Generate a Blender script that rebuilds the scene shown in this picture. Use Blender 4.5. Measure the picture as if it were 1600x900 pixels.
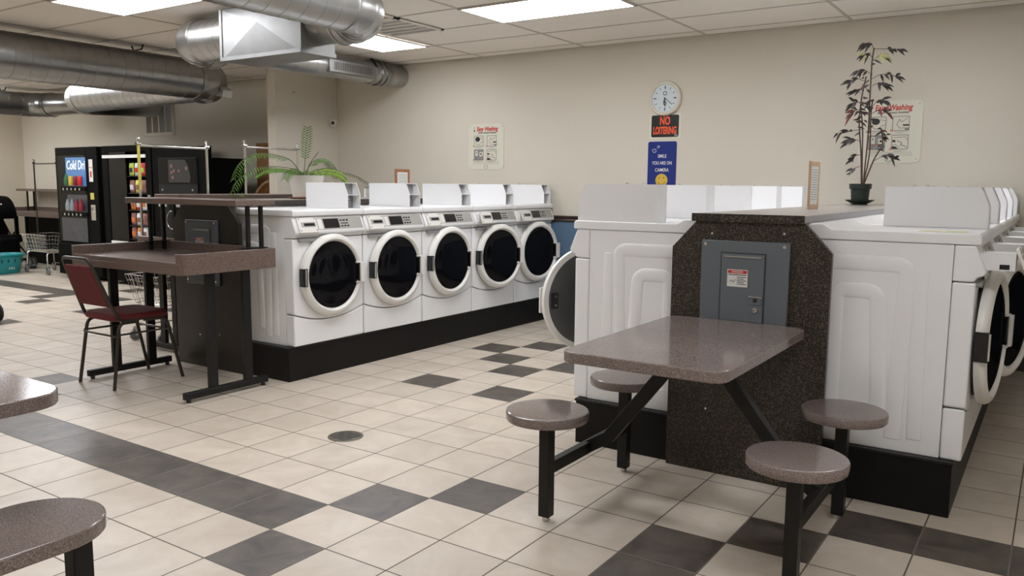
import bpy, bmesh, math, random
from mathutils import Vector, Matrix
random.seed(7)
PI = math.pi
for o in list(bpy.data.objects):
    bpy.data.objects.remove(o)
SC = bpy.context.scene
COL = SC.collection
T = 0.305            # floor tile
YW = 5.13            # back wall
CEIL = 2.70
# ------------------------------------------------------------------ camera, world, exposure
cam = bpy.data.objects.new('camera', bpy.data.cameras.new('camera'))
COL.objects.link(cam)
yaw, pitch, roll = -0.590340, 0.124733, 0.00857
fw = Vector((math.sin(yaw)*math.cos(pitch), math.cos(yaw)*math.cos(pitch), -math.sin(pitch)))
rr = Vector((math.cos(yaw), -math.sin(yaw), 0)); uu = rr.cross(fw)
r2 = rr*math.cos(roll)+uu*math.sin(roll); u2 = -rr*math.sin(roll)+uu*math.cos(roll)
M = Matrix((r2, u2, -fw)).transposed().to_4x4(); M.translation = (2.50185, -2.03620, 1.35659)
cam.matrix_world = M
cam.data.sensor_width = 36; cam.data.lens = 1275.87/1600*36; cam.data.clip_start = .05
SC.camera = cam
SC.view_settings.view_transform = 'Standard'
SC.view_settings.look = 'None'
SC.view_settings.gamma = 1
SC.view_settings.use_curve_mapping = False
SC.view_settings.exposure = 0.0
w = bpy.data.worlds.new('world'); SC.world = w; w.use_nodes = True
w.node_tree.nodes['Background'].inputs[0].default_value = (0.9, 0.85, 0.75, 1)
w.node_tree.nodes['Background'].inputs[1].default_value = 0.05
LAMP_STRENGTH = 13.6
LAMP_COLOR = (0.98, 1.0, 1.06)
# x0,x1,y0,y1 of the ceiling light panels; all after the first four are added, out of view
LIGHTS = [(-1.46, -0.24, 3.09, 3.70), (-3.35, -2.74, 3.08, 4.30), (-3.90, -2.68, 1.26, 1.87),
          (-8.78, -7.56, 3.09, 3.70), (-1.46, -0.24, -0.57, 0.04), (-8.78, -7.56, 0.04, 0.65),
          (2.20, 3.42, -3.01, -2.40), (2.20, 3.42, -0.57, 0.04), (-1.46, -0.24, 1.26, 1.87), (0.98, 2.20, 3.09, 3.70), (-11.22, -10.0, 3.09, 3.70), (-12.44, -11.22, 2.48, 3.09), (-7.56, -6.34, 2.48, 3.09), (-7.56, -6.34, 1.26, 1.87), (-3.90, -2.68, -2.40, -1.79), (-12.2, -11.0, 1.26, 1.87), (-6.3, -5.1, -1.18, -0.57)]

# ------------------------------------------------------------------ node helpers
def newmat(name):
    m = bpy.data.materials.new(name); m.use_nodes = True
    nt = m.node_tree; return m, nt, nt.nodes['Principled BSDF']
def plain(name, col, rough=.5, metal=0, spec=.5, coat=0, bump=0, bscale=300, noise=0, nscale=30, emis=None, es=0, trans=0):
    m, nt, b = newmat(name)
    b.inputs['Base Color'].default_value = (*col, 1)
    b.inputs['Roughness'].default_value = rough
    b.inputs['Metallic'].default_value = metal
    b.inputs['Specular IOR Level'].default_value = spec
    b.inputs['Coat Weight'].default_value = coat
    b.inputs['Transmission Weight'].default_value = trans
    if emis:
        b.inputs['Emission Color'].default_value = (*emis, 1); b.inputs['Emission Strength'].default_value = es
    tc = nt.nodes.new('ShaderNodeTexCoord')
    if noise:
        n = nt.nodes.new('ShaderNodeTexNoise'); n.inputs['Scale'].default_value = nscale; n.inputs['Detail'].default_value = 5
        nt.links.new(tc.outputs['Object'], n.inputs['Vector'])
        mx = nt.nodes.new('ShaderNodeMix'); mx.data_type = 'RGBA'
        mx.inputs['A'].default_value = (*[c*(1-noise) for c in col], 1)
        mx.inputs['B'].default_value = (*[min(1, c*(1+noise)) for c in col], 1)
        nt.links.new(n.outputs['Fac'], mx.inputs['Factor']); nt.links.new(mx.outputs['Result'], b.inputs['Base Color'])
    if bump:
        n = nt.nodes.new('ShaderNodeTexNoise'); n.inputs['Scale'].default_value = bscale; n.inputs['Detail'].default_value = 3
        nt.links.new(tc.outputs['Object'], n.inputs['Vector'])
        bp = nt.nodes.new('ShaderNodeBump'); bp.inputs['Strength'].default_value = bump; bp.inputs['Distance'].default_value = .002
        nt.links.new(n.outputs['Fac'], bp.inputs['Height']); nt.links.new(bp.outputs['Normal'], b.inputs['Normal'])
    return m
def speckle(name, c1, c2, c3, scale=420, rough=.3, coat=0):
    m, nt, b = newmat(name)
    tc = nt.nodes.new('ShaderNodeTexCoord')
    n = nt.nodes.new('ShaderNodeTexNoise'); n.inputs['Scale'].default_value = scale; n.inputs['Detail'].default_value = 2
    nt.links.new(tc.outputs['Object'], n.inputs['Vector'])
    r = nt.nodes.new('ShaderNodeValToRGB')
    e = r.color_ramp.elements
    e[0].position = .36; e[0].color = (*c1, 1); e[1].position = .66; e[1].color = (*c3, 1)
    x = e.new(.52); x.color = (*c2, 1)
    nt.links.new(n.outputs['Fac'], r.inputs['Fac'])
    n2 = nt.nodes.new('ShaderNodeTexNoise'); n2.inputs['Scale'].default_value = 5
    nt.links.new(tc.outputs['Object'], n2.inputs['Vector'])
    mp = nt.nodes.new('ShaderNodeMapRange'); mp.inputs['To Min'].default_value = .88; mp.inputs['To Max'].default_value = 1.1
    nt.links.new(n2.outputs['Fac'], mp.inputs['Value'])
    mx = nt.nodes.new('ShaderNodeVectorMath'); mx.operation = 'SCALE'
    nt.links.new(r.outputs['Color'], mx.inputs[0]); nt.links.new(mp.outputs['Result'], mx.inputs['Scale'])
    nt.links.new(mx.outputs['Vector'], b.inputs['Base Color'])
    b.inputs['Roughness'].default_value = rough; b.inputs['Coat Weight'].default_value = coat; b.inputs['Coat Roughness'].default_value = .12
    return m
def tilemat(name, ca, cb, grout, big):
    m, nt, b = newmat(name); N = nt.nodes; L = nt.links
    g = N.new('ShaderNodeNewGeometry')
    sc = N.new('ShaderNodeVectorMath'); sc.operation = 'SCALE'; sc.inputs['Scale'].default_value = 1/T
    L.new(g.outputs['Position'], sc.inputs[0])
    fl = N.new('ShaderNodeVectorMath'); fl.operation = 'FLOOR'; L.new(sc.outputs['Vector'], fl.inputs[0])
    fr = N.new('ShaderNodeVectorMath'); fr.operation = 'FRACTION'; L.new(sc.outputs['Vector'], fr.inputs[0])
    wn = N.new('ShaderNodeTexWhiteNoise'); wn.noise_dimensions = '3D'; L.new(fl.outputs['Vector'], wn.inputs['Vector'])
    # distance to tile edge
    sp = N.new('ShaderNodeSeparateXYZ'); L.new(fr.outputs['Vector'], sp.inputs[0])
    def edge(o):
        a = N.new('ShaderNodeMath'); a.operation = 'SUBTRACT'; a.inputs[0].default_value = 1; L.new(o, a.inputs[1])
        c = N.new('ShaderNodeMath'); c.operation = 'MINIMUM'; L.new(o, c.inputs[0]); L.new(a.outputs[0], c.inputs[1]); return c
    ex, ey = edge(sp.outputs['X']), edge(sp.outputs['Y'])
    mn = N.new('ShaderNodeMath'); mn.operation = 'MINIMUM'; L.new(ex.outputs[0], mn.inputs[0]); L.new(ey.outputs[0], mn.inputs[1])
    mr = N.new('ShaderNodeMapRange'); mr.inputs['From Min'].default_value = .006; mr.inputs['From Max'].default_value = .012
    L.new(mn.outputs[0], mr.inputs['Value'])
    # cloudy glaze, offset per tile
    off = N.new('ShaderNodeVectorMath'); off.operation = 'MULTIPLY_ADD'
    L.new(wn.outputs['Color'], off.inputs[0]); off.inputs[1].default_value = (20, 20, 20); L.new(sc.outputs['Vector'], off.inputs[2])
    n = N.new('ShaderNodeTexNoise'); n.inputs['Scale'].default_value = big; n.inputs['Detail'].default_value = 6; n.inputs['Roughness'].default_value = .6
    n.inputs['Distortion'].default_value = .6
    L.new(off.outputs['Vector'], n.inputs['Vector'])
    cr = N.new('ShaderNodeMapRange'); cr.inputs['From Min'].default_value = .33; cr.inputs['From Max'].default_value = .68
    L.new(n.outputs['Fac'], cr.inputs['Value'])
    mx = N.new('ShaderNodeMix'); mx.data_type = 'RGBA'; mx.inputs['A'].default_value = (*ca, 1); mx.inputs['B'].default_value = (*cb, 1)
    L.new(cr.outputs['Result'], mx.inputs['Factor'])
    v = N.new('ShaderNodeMapRange'); v.inputs['To Min'].default_value = .94; v.inputs['To Max'].default_value = 1.05
    L.new(wn.outputs['Value'], v.inputs['Value'])
    s2 = N.new('ShaderNodeVectorMath'); s2.operation = 'SCALE'; L.new(mx.outputs['Result'], s2.inputs[0]); L.new(v.outputs['Result'], s2.inputs['Scale'])
    m2 = N.new('ShaderNodeMix'); m2.data_type = 'RGBA'; m2.inputs['A'].default_value = (*grout, 1)
    L.new(s2.outputs['Vector'], m2.inputs['B']); L.new(mr.outputs['Result'], m2.inputs['Factor'])
    L.new(m2.outputs['Result'], b.inputs['Base Color'])
    rg = N.new('ShaderNodeMapRange'); rg.inputs['To Min'].default_value = .8; rg.inputs['To Max'].default_value = .38
    L.new(mr.outputs['Result'], rg.inputs['Value']); L.new(rg.outputs['Result'], b.inputs['Roughness'])
    bp = N.new('ShaderNodeBump'); bp.inputs['Strength'].default_value = .5; bp.inputs['Distance'].default_value = .002
    L.new(mr.outputs['Result'], bp.inputs['Height']); L.new(bp.outputs['Normal'], b.inputs['Normal'])
    return m
def galv(name, base=.55, rough=.32):
    m, nt, b = newmat(name); N = nt.nodes; L = nt.links
    tc = N.new('ShaderNodeTexCoord')
    v = N.new('ShaderNodeTexVoronoi'); v.inputs['Scale'].default_value = 26
    L.new(tc.outputs['Object'], v.inputs['Vector'])
    r = N.new('ShaderNodeMapRange'); r.inputs['To Min'].default_value = rough-.015; r.inputs['To Max'].default_value = rough+.02
    sp = N.new('ShaderNodeSeparateColor'); L.new(v.outputs['Color'], sp.inputs[0]); L.new(sp.outputs[0], r.inputs['Value'])
    L.new(r.outputs['Result'], b.inputs['Roughness'])
    n = N.new('ShaderNodeTexNoise'); n.inputs['Scale'].default_value = 6; n.inputs['Detail'].default_value = 6
    L.new(tc.outputs['Object'], n.inputs['Vector'])
    mx = N.new('ShaderNodeMix'); mx.data_type = 'RGBA'
    mx.inputs['A'].default_value = (base*.82, base*.82, base*.8, 1); mx.inputs['B'].default_value = (base*1.15, base*1.15, base*1.13, 1)
    L.new(n.outputs['Fac'], mx.inputs['Factor']); L.new(mx.outputs['Result'], b.inputs['Base Color'])
    b.inputs['Metallic'].default_value = 1
    return m

MT = dict(
 wall=plain('wall_paint', (.62, .575, .485), .75, bump=.15, bscale=120, noise=.03, nscale=2),
 wall_far=plain('wall_paint_left', (.64, .58, .46), .75, noise=.03, nscale=2),
 blue=plain('wainscot_blue', (.10, .17, .27), .6),
 rail=plain('dark_brown_trim', (.045, .028, .02), .35),
 ceil=plain('ceiling_tile', (.80, .745, .67), .9, bump=.5, bscale=140, noise=.03, nscale=5),
 grid=plain('ceiling_grid', (.50, .46, .40), .6),
 tile=tilemat('beige_floor_tile', (.53, .455, .365), (.64, .565, .47), (.09, .07, .055), 1.3),
 dark=tilemat('charcoal_floor_tile', (.054, .046, .040), (.130, .108, .085), (.16, .14, .12), 2.2),
 white=plain('white_enamel', (.84, .84, .835), .28, coat=.3),
 whitep=plain('white_plastic', (.74, .72, .67), .3),
 boxwhite=plain('white_painted_steel', (.80, .80, .80), .4),
 ivory=plain('ivory_plastic', (.76, .745, .70), .3),
 greypl=plain('grey_overlay', (.36, .35, .32), .4),
 darkgrey=plain('dark_recess', (.10, .10, .10), .5),
 steelp=plain('grey_steel_inner', (.30, .30, .30), .4),
 seam=plain('seam_shadow_gap', (.03, .03, .03), .8),
 glass=plain('door_glass_black', (.003, .003, .004), .08, spec=.07),
 lcd=plain('lcd_black', (.01, .01, .012), .15),
 black=plain('black_paint', (.009, .0085, .008), .42, spec=.3),
 blackm=plain('black_plinth', (.008, .007, .0065), .5, noise=.3, nscale=8, spec=.2),
 blackv=plain('vending_black', (.0035, .0035, .0035), .55, spec=.05),
 charc=plain('vending_charcoal', (.016, .016, .016), .5, spec=.15),
 chrome=plain('chrome', (.78, .77, .74), .18, metal=1),
 screw=plain('bright_screw', (.8, .8, .78), .25, metal=1),
 galv=galv('galvanised_spiral_duct', .46, .36), galvb=galv('galvanised_sheet', .29, .5), galvd=galv('galvanised_dull', .34, .30),
 lam=speckle('brown_speckled_laminate', (.135, .103, .09), (.215, .172, .155), (.32, .265, .245), 330, .11),
 tray=speckle('brown_tray_laminate', (.088, .058, .046), (.150, .106, .086), (.23, .168, .14), 230, .3),
 gran=speckle('dark_granite_laminate', (.010, .008, .0065), (.028, .023, .019), (.13, .10, .07), 150, .34),
 gran2=speckle('dark_brown_laminate', (.014, .011, .008), (.022, .018, .014), (.035, .028, .022), 210, .35),
 ctop=speckle('grey_brown_counter', (.24, .215, .19), (.31, .28, .25), (.38, .345, .315), 200, .28),
 cedge=plain('counter_edge_grey', (.27, .265, .26), .4),
 elec=plain('panel_grey_paint', (.125, .142, .155), .4),
 elecd=plain('panel_grey_seam', (.04, .046, .05), .5),
 red=plain('red_print', (.55, .03, .02), .5), orange=plain('orange_print', (.85, .10, .02), .5),
 paper=plain('white_paper', (.72, .72, .68), .6), cream=plain('cream_board', (.66, .64, .53), .35),
 ink=plain('black_ink', (.02, .02, .02), .5), inkg=plain('grey_ink', (.25, .25, .24), .6),
 signb=plain('blue_enamel_sign', (.012, .03, .20), .15, coat=.6),
 signk=plain('black_sign', (.01, .01, .01), .3), yellow=plain('yellow_face', (.62, .42, .05), .4),
 wood=plain('light_wood', (.55, .36, .22), .5, noise=.2, nscale=20), woodr=plain('reddish_wood', (.33, .14, .06), .45, noise=.2, nscale=20),
 maroon=plain('maroon_fabric', (.12, .013, .014), .85, bump=.4, bscale=500),
 bronze=plain('dark_bronze_frame', (.040, .032, .024), .35, metal=.3),
 bin=plain('turquoise_plastic', (.01, .24, .26), .35),
 rubber=plain('grey_rubber', (.16, .16, .15), .6), darkrub=plain('dark_rubber', (.02, .02, .02), .6),
 green=plain('fern_green', (.075, .165, .018), .75, spec=.2), lime=plain('fern_lime', (.19, .32, .03), .75, spec=.2), stalk=plain('fern_stalk', (.06, .06, .02), .6),
 potw=plain('white_pot', (.66, .63, .56), .4), potg=plain('green_plastic_pot', (.006, .014, .009), .45), soil=plain('soil', (.03, .02, .014), .9),
 leafd=plain('dark_purple_leaf', (.022, .016, .014), .5), leafy=plain('yellow_green_leaf', (.35, .34, .14), .5), leafr=plain('reddish_leaf', (.13, .03, .022), .5),
 twig=plain('brown_twig', (.06, .028, .02), .7),
 clockf=plain('clock_face', (.60, .66, .68), .4), clockr=plain('clock_rim', (.68, .64, .54), .35),
 sky=plain('drink_blue', (.06, .16, .34), .3, emis=(.06, .18, .42), es=.35), lit=plain('lit_white', (.8, .8, .8), .3, emis=(1, 1, .95), es=.5),
 vgl=plain('vending_glass', (.006, .006, .006), .10, spec=.2), alu=plain('aluminium', (.6, .6, .6), .3, metal=1),
 diff=plain('light_diffuser', (.9, .9, .9), .5, emis=LAMP_COLOR, es=LAMP_STRENGTH),
 cgreen=plain('can_green', (.03, .13, .05), .3), cyel=plain('can_yellow', (.55, .40, .05), .3), cmar=plain('can_maroon', (.20, .02, .03), .3), cred=plain('can_red', (.55, .02, .02), .3),
 clear=plain('clear_bottle', (.25, .27, .29), .1), bagor=plain('bag_orange', (.60, .17, .02), .35), bagy=plain('bag_yellow', (.55, .50, .10), .35),
 bagr=plain('bag_red', (.45, .03, .02), .35), bagp=plain('bag_brown', (.22, .10, .08), .35), bagg=plain('bag_lime', (.40, .50, .08), .35), bagw=plain('bag_white', (.6, .6, .6), .35),
 smoke=plain('drink_poster_grey', (.045, .048, .062), .3, noise=.7, nscale=9),
 cloth=plain('pale_cloth', (.50, .42, .38), .9), jarg=plain('jar_glass', (.85, .88, .85), .03, trans=.9),
 darkwood=plain('kraft_board', (.30, .14, .05), .6, noise=.3, nscale=15), beige=plain('woven_beige', (.42, .30, .17), .7),
 brass=plain('drain_bronze', (.13, .11, .075), .4, metal=.6),
)

def dimgloss(name, col, fac, rough):
    m, nt, b = newmat(name)
    d = nt.nodes.new('ShaderNodeBsdfDiffuse'); d.inputs['Color'].default_value = (*col, 1)
    g = nt.nodes.new('ShaderNodeBsdfAnisotropic'); g.inputs['Roughness'].default_value = rough
    x = nt.nodes.new('ShaderNodeMixShader'); x.inputs['Fac'].default_value = fac
    nt.links.new(d.outputs[0], x.inputs[1]); nt.links.new(g.outputs[0], x.inputs[2])
    nt.links.new(x.outputs[0], nt.nodes['Material Output'].inputs['Surface']); nt.nodes.remove(b)
    return m
MT['glass'] = dimgloss('smoked_door_glass', (.004, .004, .005), .02, .06)
MT['vgl'] = dimgloss('smoked_cabinet_glass', (.008, .008, .008), .05, .08)
# ------------------------------------------------------------------ mesh helpers
def bx(bm, x0, x1, y0, y1, z0, z1, mi=0):
    v = [bm.verts.new(p) for p in ((x0,y0,z0),(x1,y0,z0),(x1,y1,z0),(x0,y1,z0),(x0,y0,z1),(x1,y0,z1),(x1,y1,z1),(x0,y1,z1))]
    for f in ((0,3,2,1),(4,5,6,7),(0,1,5,4),(1,2,6,5),(2,3,7,6),(3,0,4,7)):
        bm.faces.new([v[i] for i in f]).material_index = mi
def mbx(bm, Mx, u0, u1, v0, v1, n0, n1, mi=0):
    v = [bm.verts.new(Mx @ Vector(p)) for p in ((u0,v0,n0),(u1,v0,n0),(u1,v1,n0),(u0,v1,n0),(u0,v0,n1),(u1,v0,n1),(u1,v1,n1),(u0,v1,n1))]
    for f in ((0,3,2,1),(4,5,6,7),(0,1,5,4),(1,2,6,5),(2,3,7,6),(3,0,4,7)):
        bm.faces.new([v[i] for i in f]).material_index = mi
def frames(pts, closed=False):
    P = [Vector(p) for p in pts]; n = len(P); out = []
    tg = []
    for i in range(n):
        if closed: t = (P[(i+1) % n]-P[i-1])
        elif i == 0: t = P[1]-P[0]
        elif i == n-1: t = P[-1]-P[-2]
        else: t = (P[i+1]-P[i]).normalized()+(P[i]-P[i-1]).normalized()
        tg.append(t.normalized())
    ref = Vector((0,0,1)) if abs(tg[0].z) < .9 else Vector((1,0,0))
    u = tg[0].cross(ref).normalized()
    for i in range(n):
        u = (u-tg[i]*u.dot(tg[i])).normalized()
        out.append((P[i], tg[i], u, tg[i].cross(u)))
    return out
def sweep(bm, pts, prof, closed=False, mi=0, cap=True, scale=None):
    """prof: list of (a,b); swept along pts, mitred"""
    fr = frames(pts, closed); rings = []
    n = len(fr)
    for i, (p, t, u, v) in enumerate(fr):
        k = 1
        s = scale[i] if scale else 1
        rings.append([bm.verts.new(p+u*a*s+v*b*s) for a, b in prof])
    m = len(prof)
    for i in range(n if closed else n-1):
        A, B = rings[i], rings[(i+1) % n]
        for j in range(m):
            f = bm.faces.new((A[j], A[(j+1) % m], B[(j+1) % m], B[j])); f.material_index = mi
    if cap and not closed:
        bm.faces.new(rings[0][::-1]).material_index = mi; bm.faces.new(rings[-1]).material_index = mi
    return rings
def circ(r, n=10): return [(r*math.cos(2*PI*i/n), r*math.sin(2*PI*i/n)) for i in range(n)]
def tube(bm, pts, r, n=10, closed=False, mi=0, scale=None): return sweep(bm, pts, circ(r, n), closed, mi, True, scale)
def bar(bm, p0, p1, wd, h, mi=0):
    """rectangular bar; wd horizontal width, h vertical-ish height"""
    sweep(bm, [p0, p1], [(-wd/2,-h/2),(wd/2,-h/2),(wd/2,h/2),(-wd/2,h/2)], mi=mi)
def prism(bm, poly, axis, a0, a1, mi=0):
    def P(a, q):
        if axis == 'x': return (a, q[0], q[1])
        if axis == 'y': return (q[0], a, q[1])
        return (q[0], q[1], a)
    A = [bm.verts.new(P(a0, q)) for q in poly]; B = [bm.verts.new(P(a1, q)) for q in poly]
    n = len(poly)
    for i in range(n):
        bm.faces.new((A[i], A[(i+1) % n], B[(i+1) % n], B[i])).material_index = mi
    bm.faces.new(A[::-1]).material_index = mi; bm.faces.new(B).material_index = mi
def lathe(bm, prof, c=(0,0,0), axis='z', n=32, mi=0, capa=True, capb=True):
    """prof: (r, h)"""
    rings = []
    for r, h in prof:
        ring = []
        for i in range(n):
            a = 2*PI*i/n; x, y = r*math.cos(a), r*math.sin(a)
            q = (x, y, h) if axis == 'z' else ((h, x, y) if axis == 'x' else (x, h, y))
            ring.append(bm.verts.new((q[0]+c[0], q[1]+c[1], q[2]+c[2])))
        rings.append(ring)
    for A, B in zip(rings, rings[1:]):
        for i in range(n):
            bm.faces.new((A[i], A[(i+1) % n], B[(i+1) % n], B[i])).material_index = mi
    if capa: bm.faces.new(rings[0][::-1]).material_index = mi
    if capb: bm.faces.new(rings[-1]).material_index = mi
def rrect(x0, x1, y0, y1, r, n=6):
    out = []
    for cx, cy, a in ((x1-r, y1-r, 0), (x0+r, y1-r, PI/2), (x0+r, y0+r, PI), (x1-r, y0+r, 1.5*PI)):
        for i in range(n+1):
            t = a+PI/2*i/n; out.append((cx+r*math.cos(t), cy+r*math.sin(t)))
    return out
def smooth_path(pts, k=6):
    P = [Vector(p) for p in pts]; out = []
    for i in range(len(P)-1):
        p0 = P[max(i-1, 0)]; p1 = P[i]; p2 = P[i+1]; p3 = P[min(i+2, len(P)-1)]
        for j in range(k):
            t = j/k
            out.append(.5*((2*p1)+(p2-p0)*t+(2*p0-5*p1+4*p2-p3)*t*t+(3*p1-p0-3*p2+p3)*t**3))
    out.append(P[-1]); return out
def fillet(pts, r, k=5):
    P = [Vector(p) for p in pts]; out = [P[0]]
    for i in range(1, len(P)-1):
        a = (P[i-1]-P[i]).normalized(); b = (P[i+1]-P[i]).normalized()
        s, e = P[i]+a*r, P[i]+b*r
        for j in range(k+1):
            t = j/k; out.append((1-t)**2*s+2*t*(1-t)*P[i]+t*t*e)
    out.append(P[-1]); return out
def arc(bm, prof_pts): pass
def obj(name, bm, mat, parent=None, smooth=False, bevel=0, seg=2, loc=None):
    """links bm as ONE mesh object. Mesh is in the parent's own frame"""
    bmesh.ops.recalc_face_normals(bm, faces=bm.faces)
    me = bpy.data.meshes.new(name); bm.to_mesh(me); bm.free()
    for m in (mat if isinstance(mat, (list, tuple)) else [mat]): me.materials.append(MT[m])
    if smooth:
        for p in me.polygons: p.use_smooth = True
        me.set_sharp_from_angle(angle=math.radians(38))
    o = bpy.data.objects.new(name, me); COL.objects.link(o)
    if loc: o.location = loc
    if parent: o.parent = parent
    if bevel:
        b = o.modifiers.new('bevel', 'BEVEL'); b.width = bevel; b.segments = seg; b.limit_method = 'ANGLE'; b.angle_limit = math.radians(40)
        for p in me.polygons: p.use_smooth = True
        me.set_sharp_from_angle(angle=math.radians(38)) if not smooth else None
        b.harden_normals = False
    return o
def wobj(name, bm, mat, parent, **k):
    """mesh given in world coordinates, parent is an unrotated Empty"""
    bmesh.ops.translate(bm, verts=bm.verts, vec=-Vector(parent.location))
    return obj(name, bm, mat, parent, **k)
def thing(name, label, cat, loc=(0,0,0), rz=0, group=None):
    o = bpy.data.objects.new(name, None); COL.objects.link(o); o.empty_display_size = .1
    o.location = loc; o.rotation_euler = (0, 0, rz); o['label'] = label; o['category'] = cat
    if group: o['group'] = group
    return o
def tag(o, label, cat, group=None):
    o['label'] = label; o['category'] = cat
    if group: o['group'] = group
    return o
def struct(name, bm, mat, **k):
    o = obj(name, bm, mat, **k); o['kind'] = 'structure'; return o
def kids(o): return [c for c in bpy.data.objects if c.parent == o]
def copy_tree(o, parent=None):
    c = o.copy(); COL.objects.link(c)
    if parent: c.parent = parent
    for ch in kids(o): copy_tree(ch, c)
    return c
def drop(o):
    for ch in kids(o): drop(ch)
    bpy.data.objects.remove(o)
def NB(): return bmesh.new()
_tx = {}
def textmesh(s, size, align='CENTER', shear=0, bold=0, ext=.0006, space=1.0):
    cu = bpy.data.curves.new('t', 'FONT'); cu.body = s; cu.size = size; cu.align_x = align; cu.align_y = 'CENTER'
    cu.extrude = ext; cu.shear = shear; cu.offset = bold; cu.space_character = space
    cu.resolution_u = 3
    o = bpy.data.objects.new('t', cu); COL.objects.link(o)
    dg = bpy.context.evaluated_depsgraph_get(); dg.update()
    me = bpy.data.meshes.new_from_object(o.evaluated_get(dg))
    bpy.data.objects.remove(o); bpy.data.curves.remove(cu)
    return me
def addtext(bm, s, size, Mx, mi=0, sx=1.0, **k):
    me = textmesh(s, size, **k)
    n0 = len(bm.verts); f0 = len(bm.faces)
    bm.from_mesh(me); bm.verts.ensure_lookup_table(); bm.faces.ensure_lookup_table()
    S = Matrix.Diagonal((sx, 1, 1, 1))
    for v in bm.verts[n0:]: v.co = Mx @ (S @ v.co)
    for f in bm.faces[f0:]: f.material_index = mi
    bpy.data.meshes.remove(me)
def face_y(x, y, z):   # plane facing -Y; u=+x v=+z n=-y
    return Matrix(((1,0,0,x),(0,0,-1,y),(0,1,0,z),(0,0,0,1)))
def face_x(x, y, z):   # plane facing +X; u=+y v=+z n=+x
    return Matrix(((0,0,1,x),(1,0,0,y),(0,1,0,z),(0,0,0,1)))
def disc(bm, Mx, cx, cy, r, n0=0, n1=.001, n=24, mi=0, rin=0, sx=1):
    A = []
    for h in (n0, n1):
        A.append([bm.verts.new(Mx @ Vector((cx+r*sx*math.cos(2*PI*i/n), cy+r*math.sin(2*PI*i/n), h))) for i in range(n)])
    if rin:
        B = []
        for h in (n0, n1):
            B.append([bm.verts.new(Mx @ Vector((cx+rin*sx*math.cos(2*PI*i/n), cy+rin*math.sin(2*PI*i/n), h))) for i in range(n)])
        for i in range(n):
            j = (i+1) % n
            for q in ((A[0][i],A[0][j],A[1][j],A[1][i]), (B[0][j],B[0][i],B[1][i],B[1][j]), (A[1][i],A[1][j],B[1][j],B[1][i])):
                bm.faces.new(q).material_index = mi
    else:
        for i in range(n):
            j = (i+1) % n
            bm.faces.new((A[0][i],A[0][j],A[1][j],A[1][i])).material_index = mi
        bm.faces.new(A[1]).material_index = mi; bm.faces.new(A[0][::-1]).material_index = mi
def stroke(bm, Mx, pts, wd, n0=.0, n1=.0008, mi=0):
    for (x0, y0), (x1, y1) in zip(pts, pts[1:]):
        d = Vector((x1-x0, y1-y0))
        if d.length < 1e-6: continue
        p = Vector((-d.y, d.x)).normalized()*wd/2
        v = [bm.verts.new(Mx @ Vector((a, b, n1))) for a, b in ((x0+p.x,y0+p.y),(x1+p.x,y1+p.y),(x1-p.x,y1-p.y),(x0-p.x,y0-p.y))]
        bm.faces.new(v).material_index = mi

# ================================================================== ROOM
XL, XR, YF = -12.5, 4.6, -4.88
DARK = {(i, 0) for i in range(-9, 0)} | {(0,-1),(0,1),(1,2),(4,2),(4,1),(4,0),(4,-1),(5,3)} | {(i, 4) for i in range(6, 16)}
DARK |= {(-5,11),(-4,10),(-3,9),(-4,12),(-2,10),(-3,13),(-4,7),(-2,7)}
DARK |= {(-10,1),(-11,2),(-10,-1),(-20,8),(-24,12),(-22,10),(-19,9),(-18,10),(-20,5),(-24,8),(-25,9)} | {(i, 10) for i in range(-42, -24)}
bm = NB(); G = {}
i0, i1 = math.floor(XL/T), math.ceil(XR/T); j0, j1 = math.floor(YF/T), math.ceil(YW/T)
for i in range(i0, i1+1):
    for j in range(j0, j1+1):
        G[i, j] = bm.verts.new((min(max(i*T, XL), XR), min(max(j*T, YF), YW), 0))
for i in range(i0, i1):
    for j in range(j0, j1):
        f = bm.faces.new((G[i,j], G[i+1,j], G[i+1,j+1], G[i,j+1])); f.material_index = 1 if (i, j) in DARK else 0
struct('floor', bm, ['tile', 'dark'])
# ceiling: tiles 1.22 x .61 in a grid of tees, openings where the light panels are
bm = NB(); bx(bm, XL, XR, YF, YW, CEIL, CEIL+.1); struct('ceiling', bm, 'ceil')
bm = NB()
x = -.24-1.22*12
while x < XR:
    if x > XL: bx(bm, x-.011, x+.011, YF, YW, CEIL-.004, CEIL+.001)
    x += 1.22
y = 4.92-.61*16
while y < YW:
    if y > YF: bx(bm, XL, XR, y-.009, y+.009, CEIL-.004, CEIL+.001)
    y += .61
bx(bm, XL, XR, YW-.02, YW, CEIL-.006, CEIL+.001)
struct('trim_1', bm, 'grid')
bm = NB(); bx(bm, -4.86, XR, YW, YW+.1, 1.03, CEIL); bx(bm, -4.86, XR, YW, YW+.1, 0, 1.03, 1); bx(bm, XL, -4.86, YW, YW+.1, 0, CEIL)
struct('wall_back', bm, ['wall', 'blue'])
bm = NB(); bx(bm, XL-.1, XL, YF-.1, YW+.1, 0, CEIL); struct('wall_left', bm, 'wall_far')
bm = NB(); bx(bm, XR, XR+.1, YF-.1, YW+.1, 0, CEIL); struct('wall_right', bm, 'wall')
bm = NB(); bx(bm, XL, XR, YF-.1, YF, 0, CEIL); struct('wall_front', bm, 'wall')
bm = NB(); bx(bm, -5.00, -4.86, 4.19, YW, 0, CEIL); struct('wall_stub', bm, 'wall')
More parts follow.
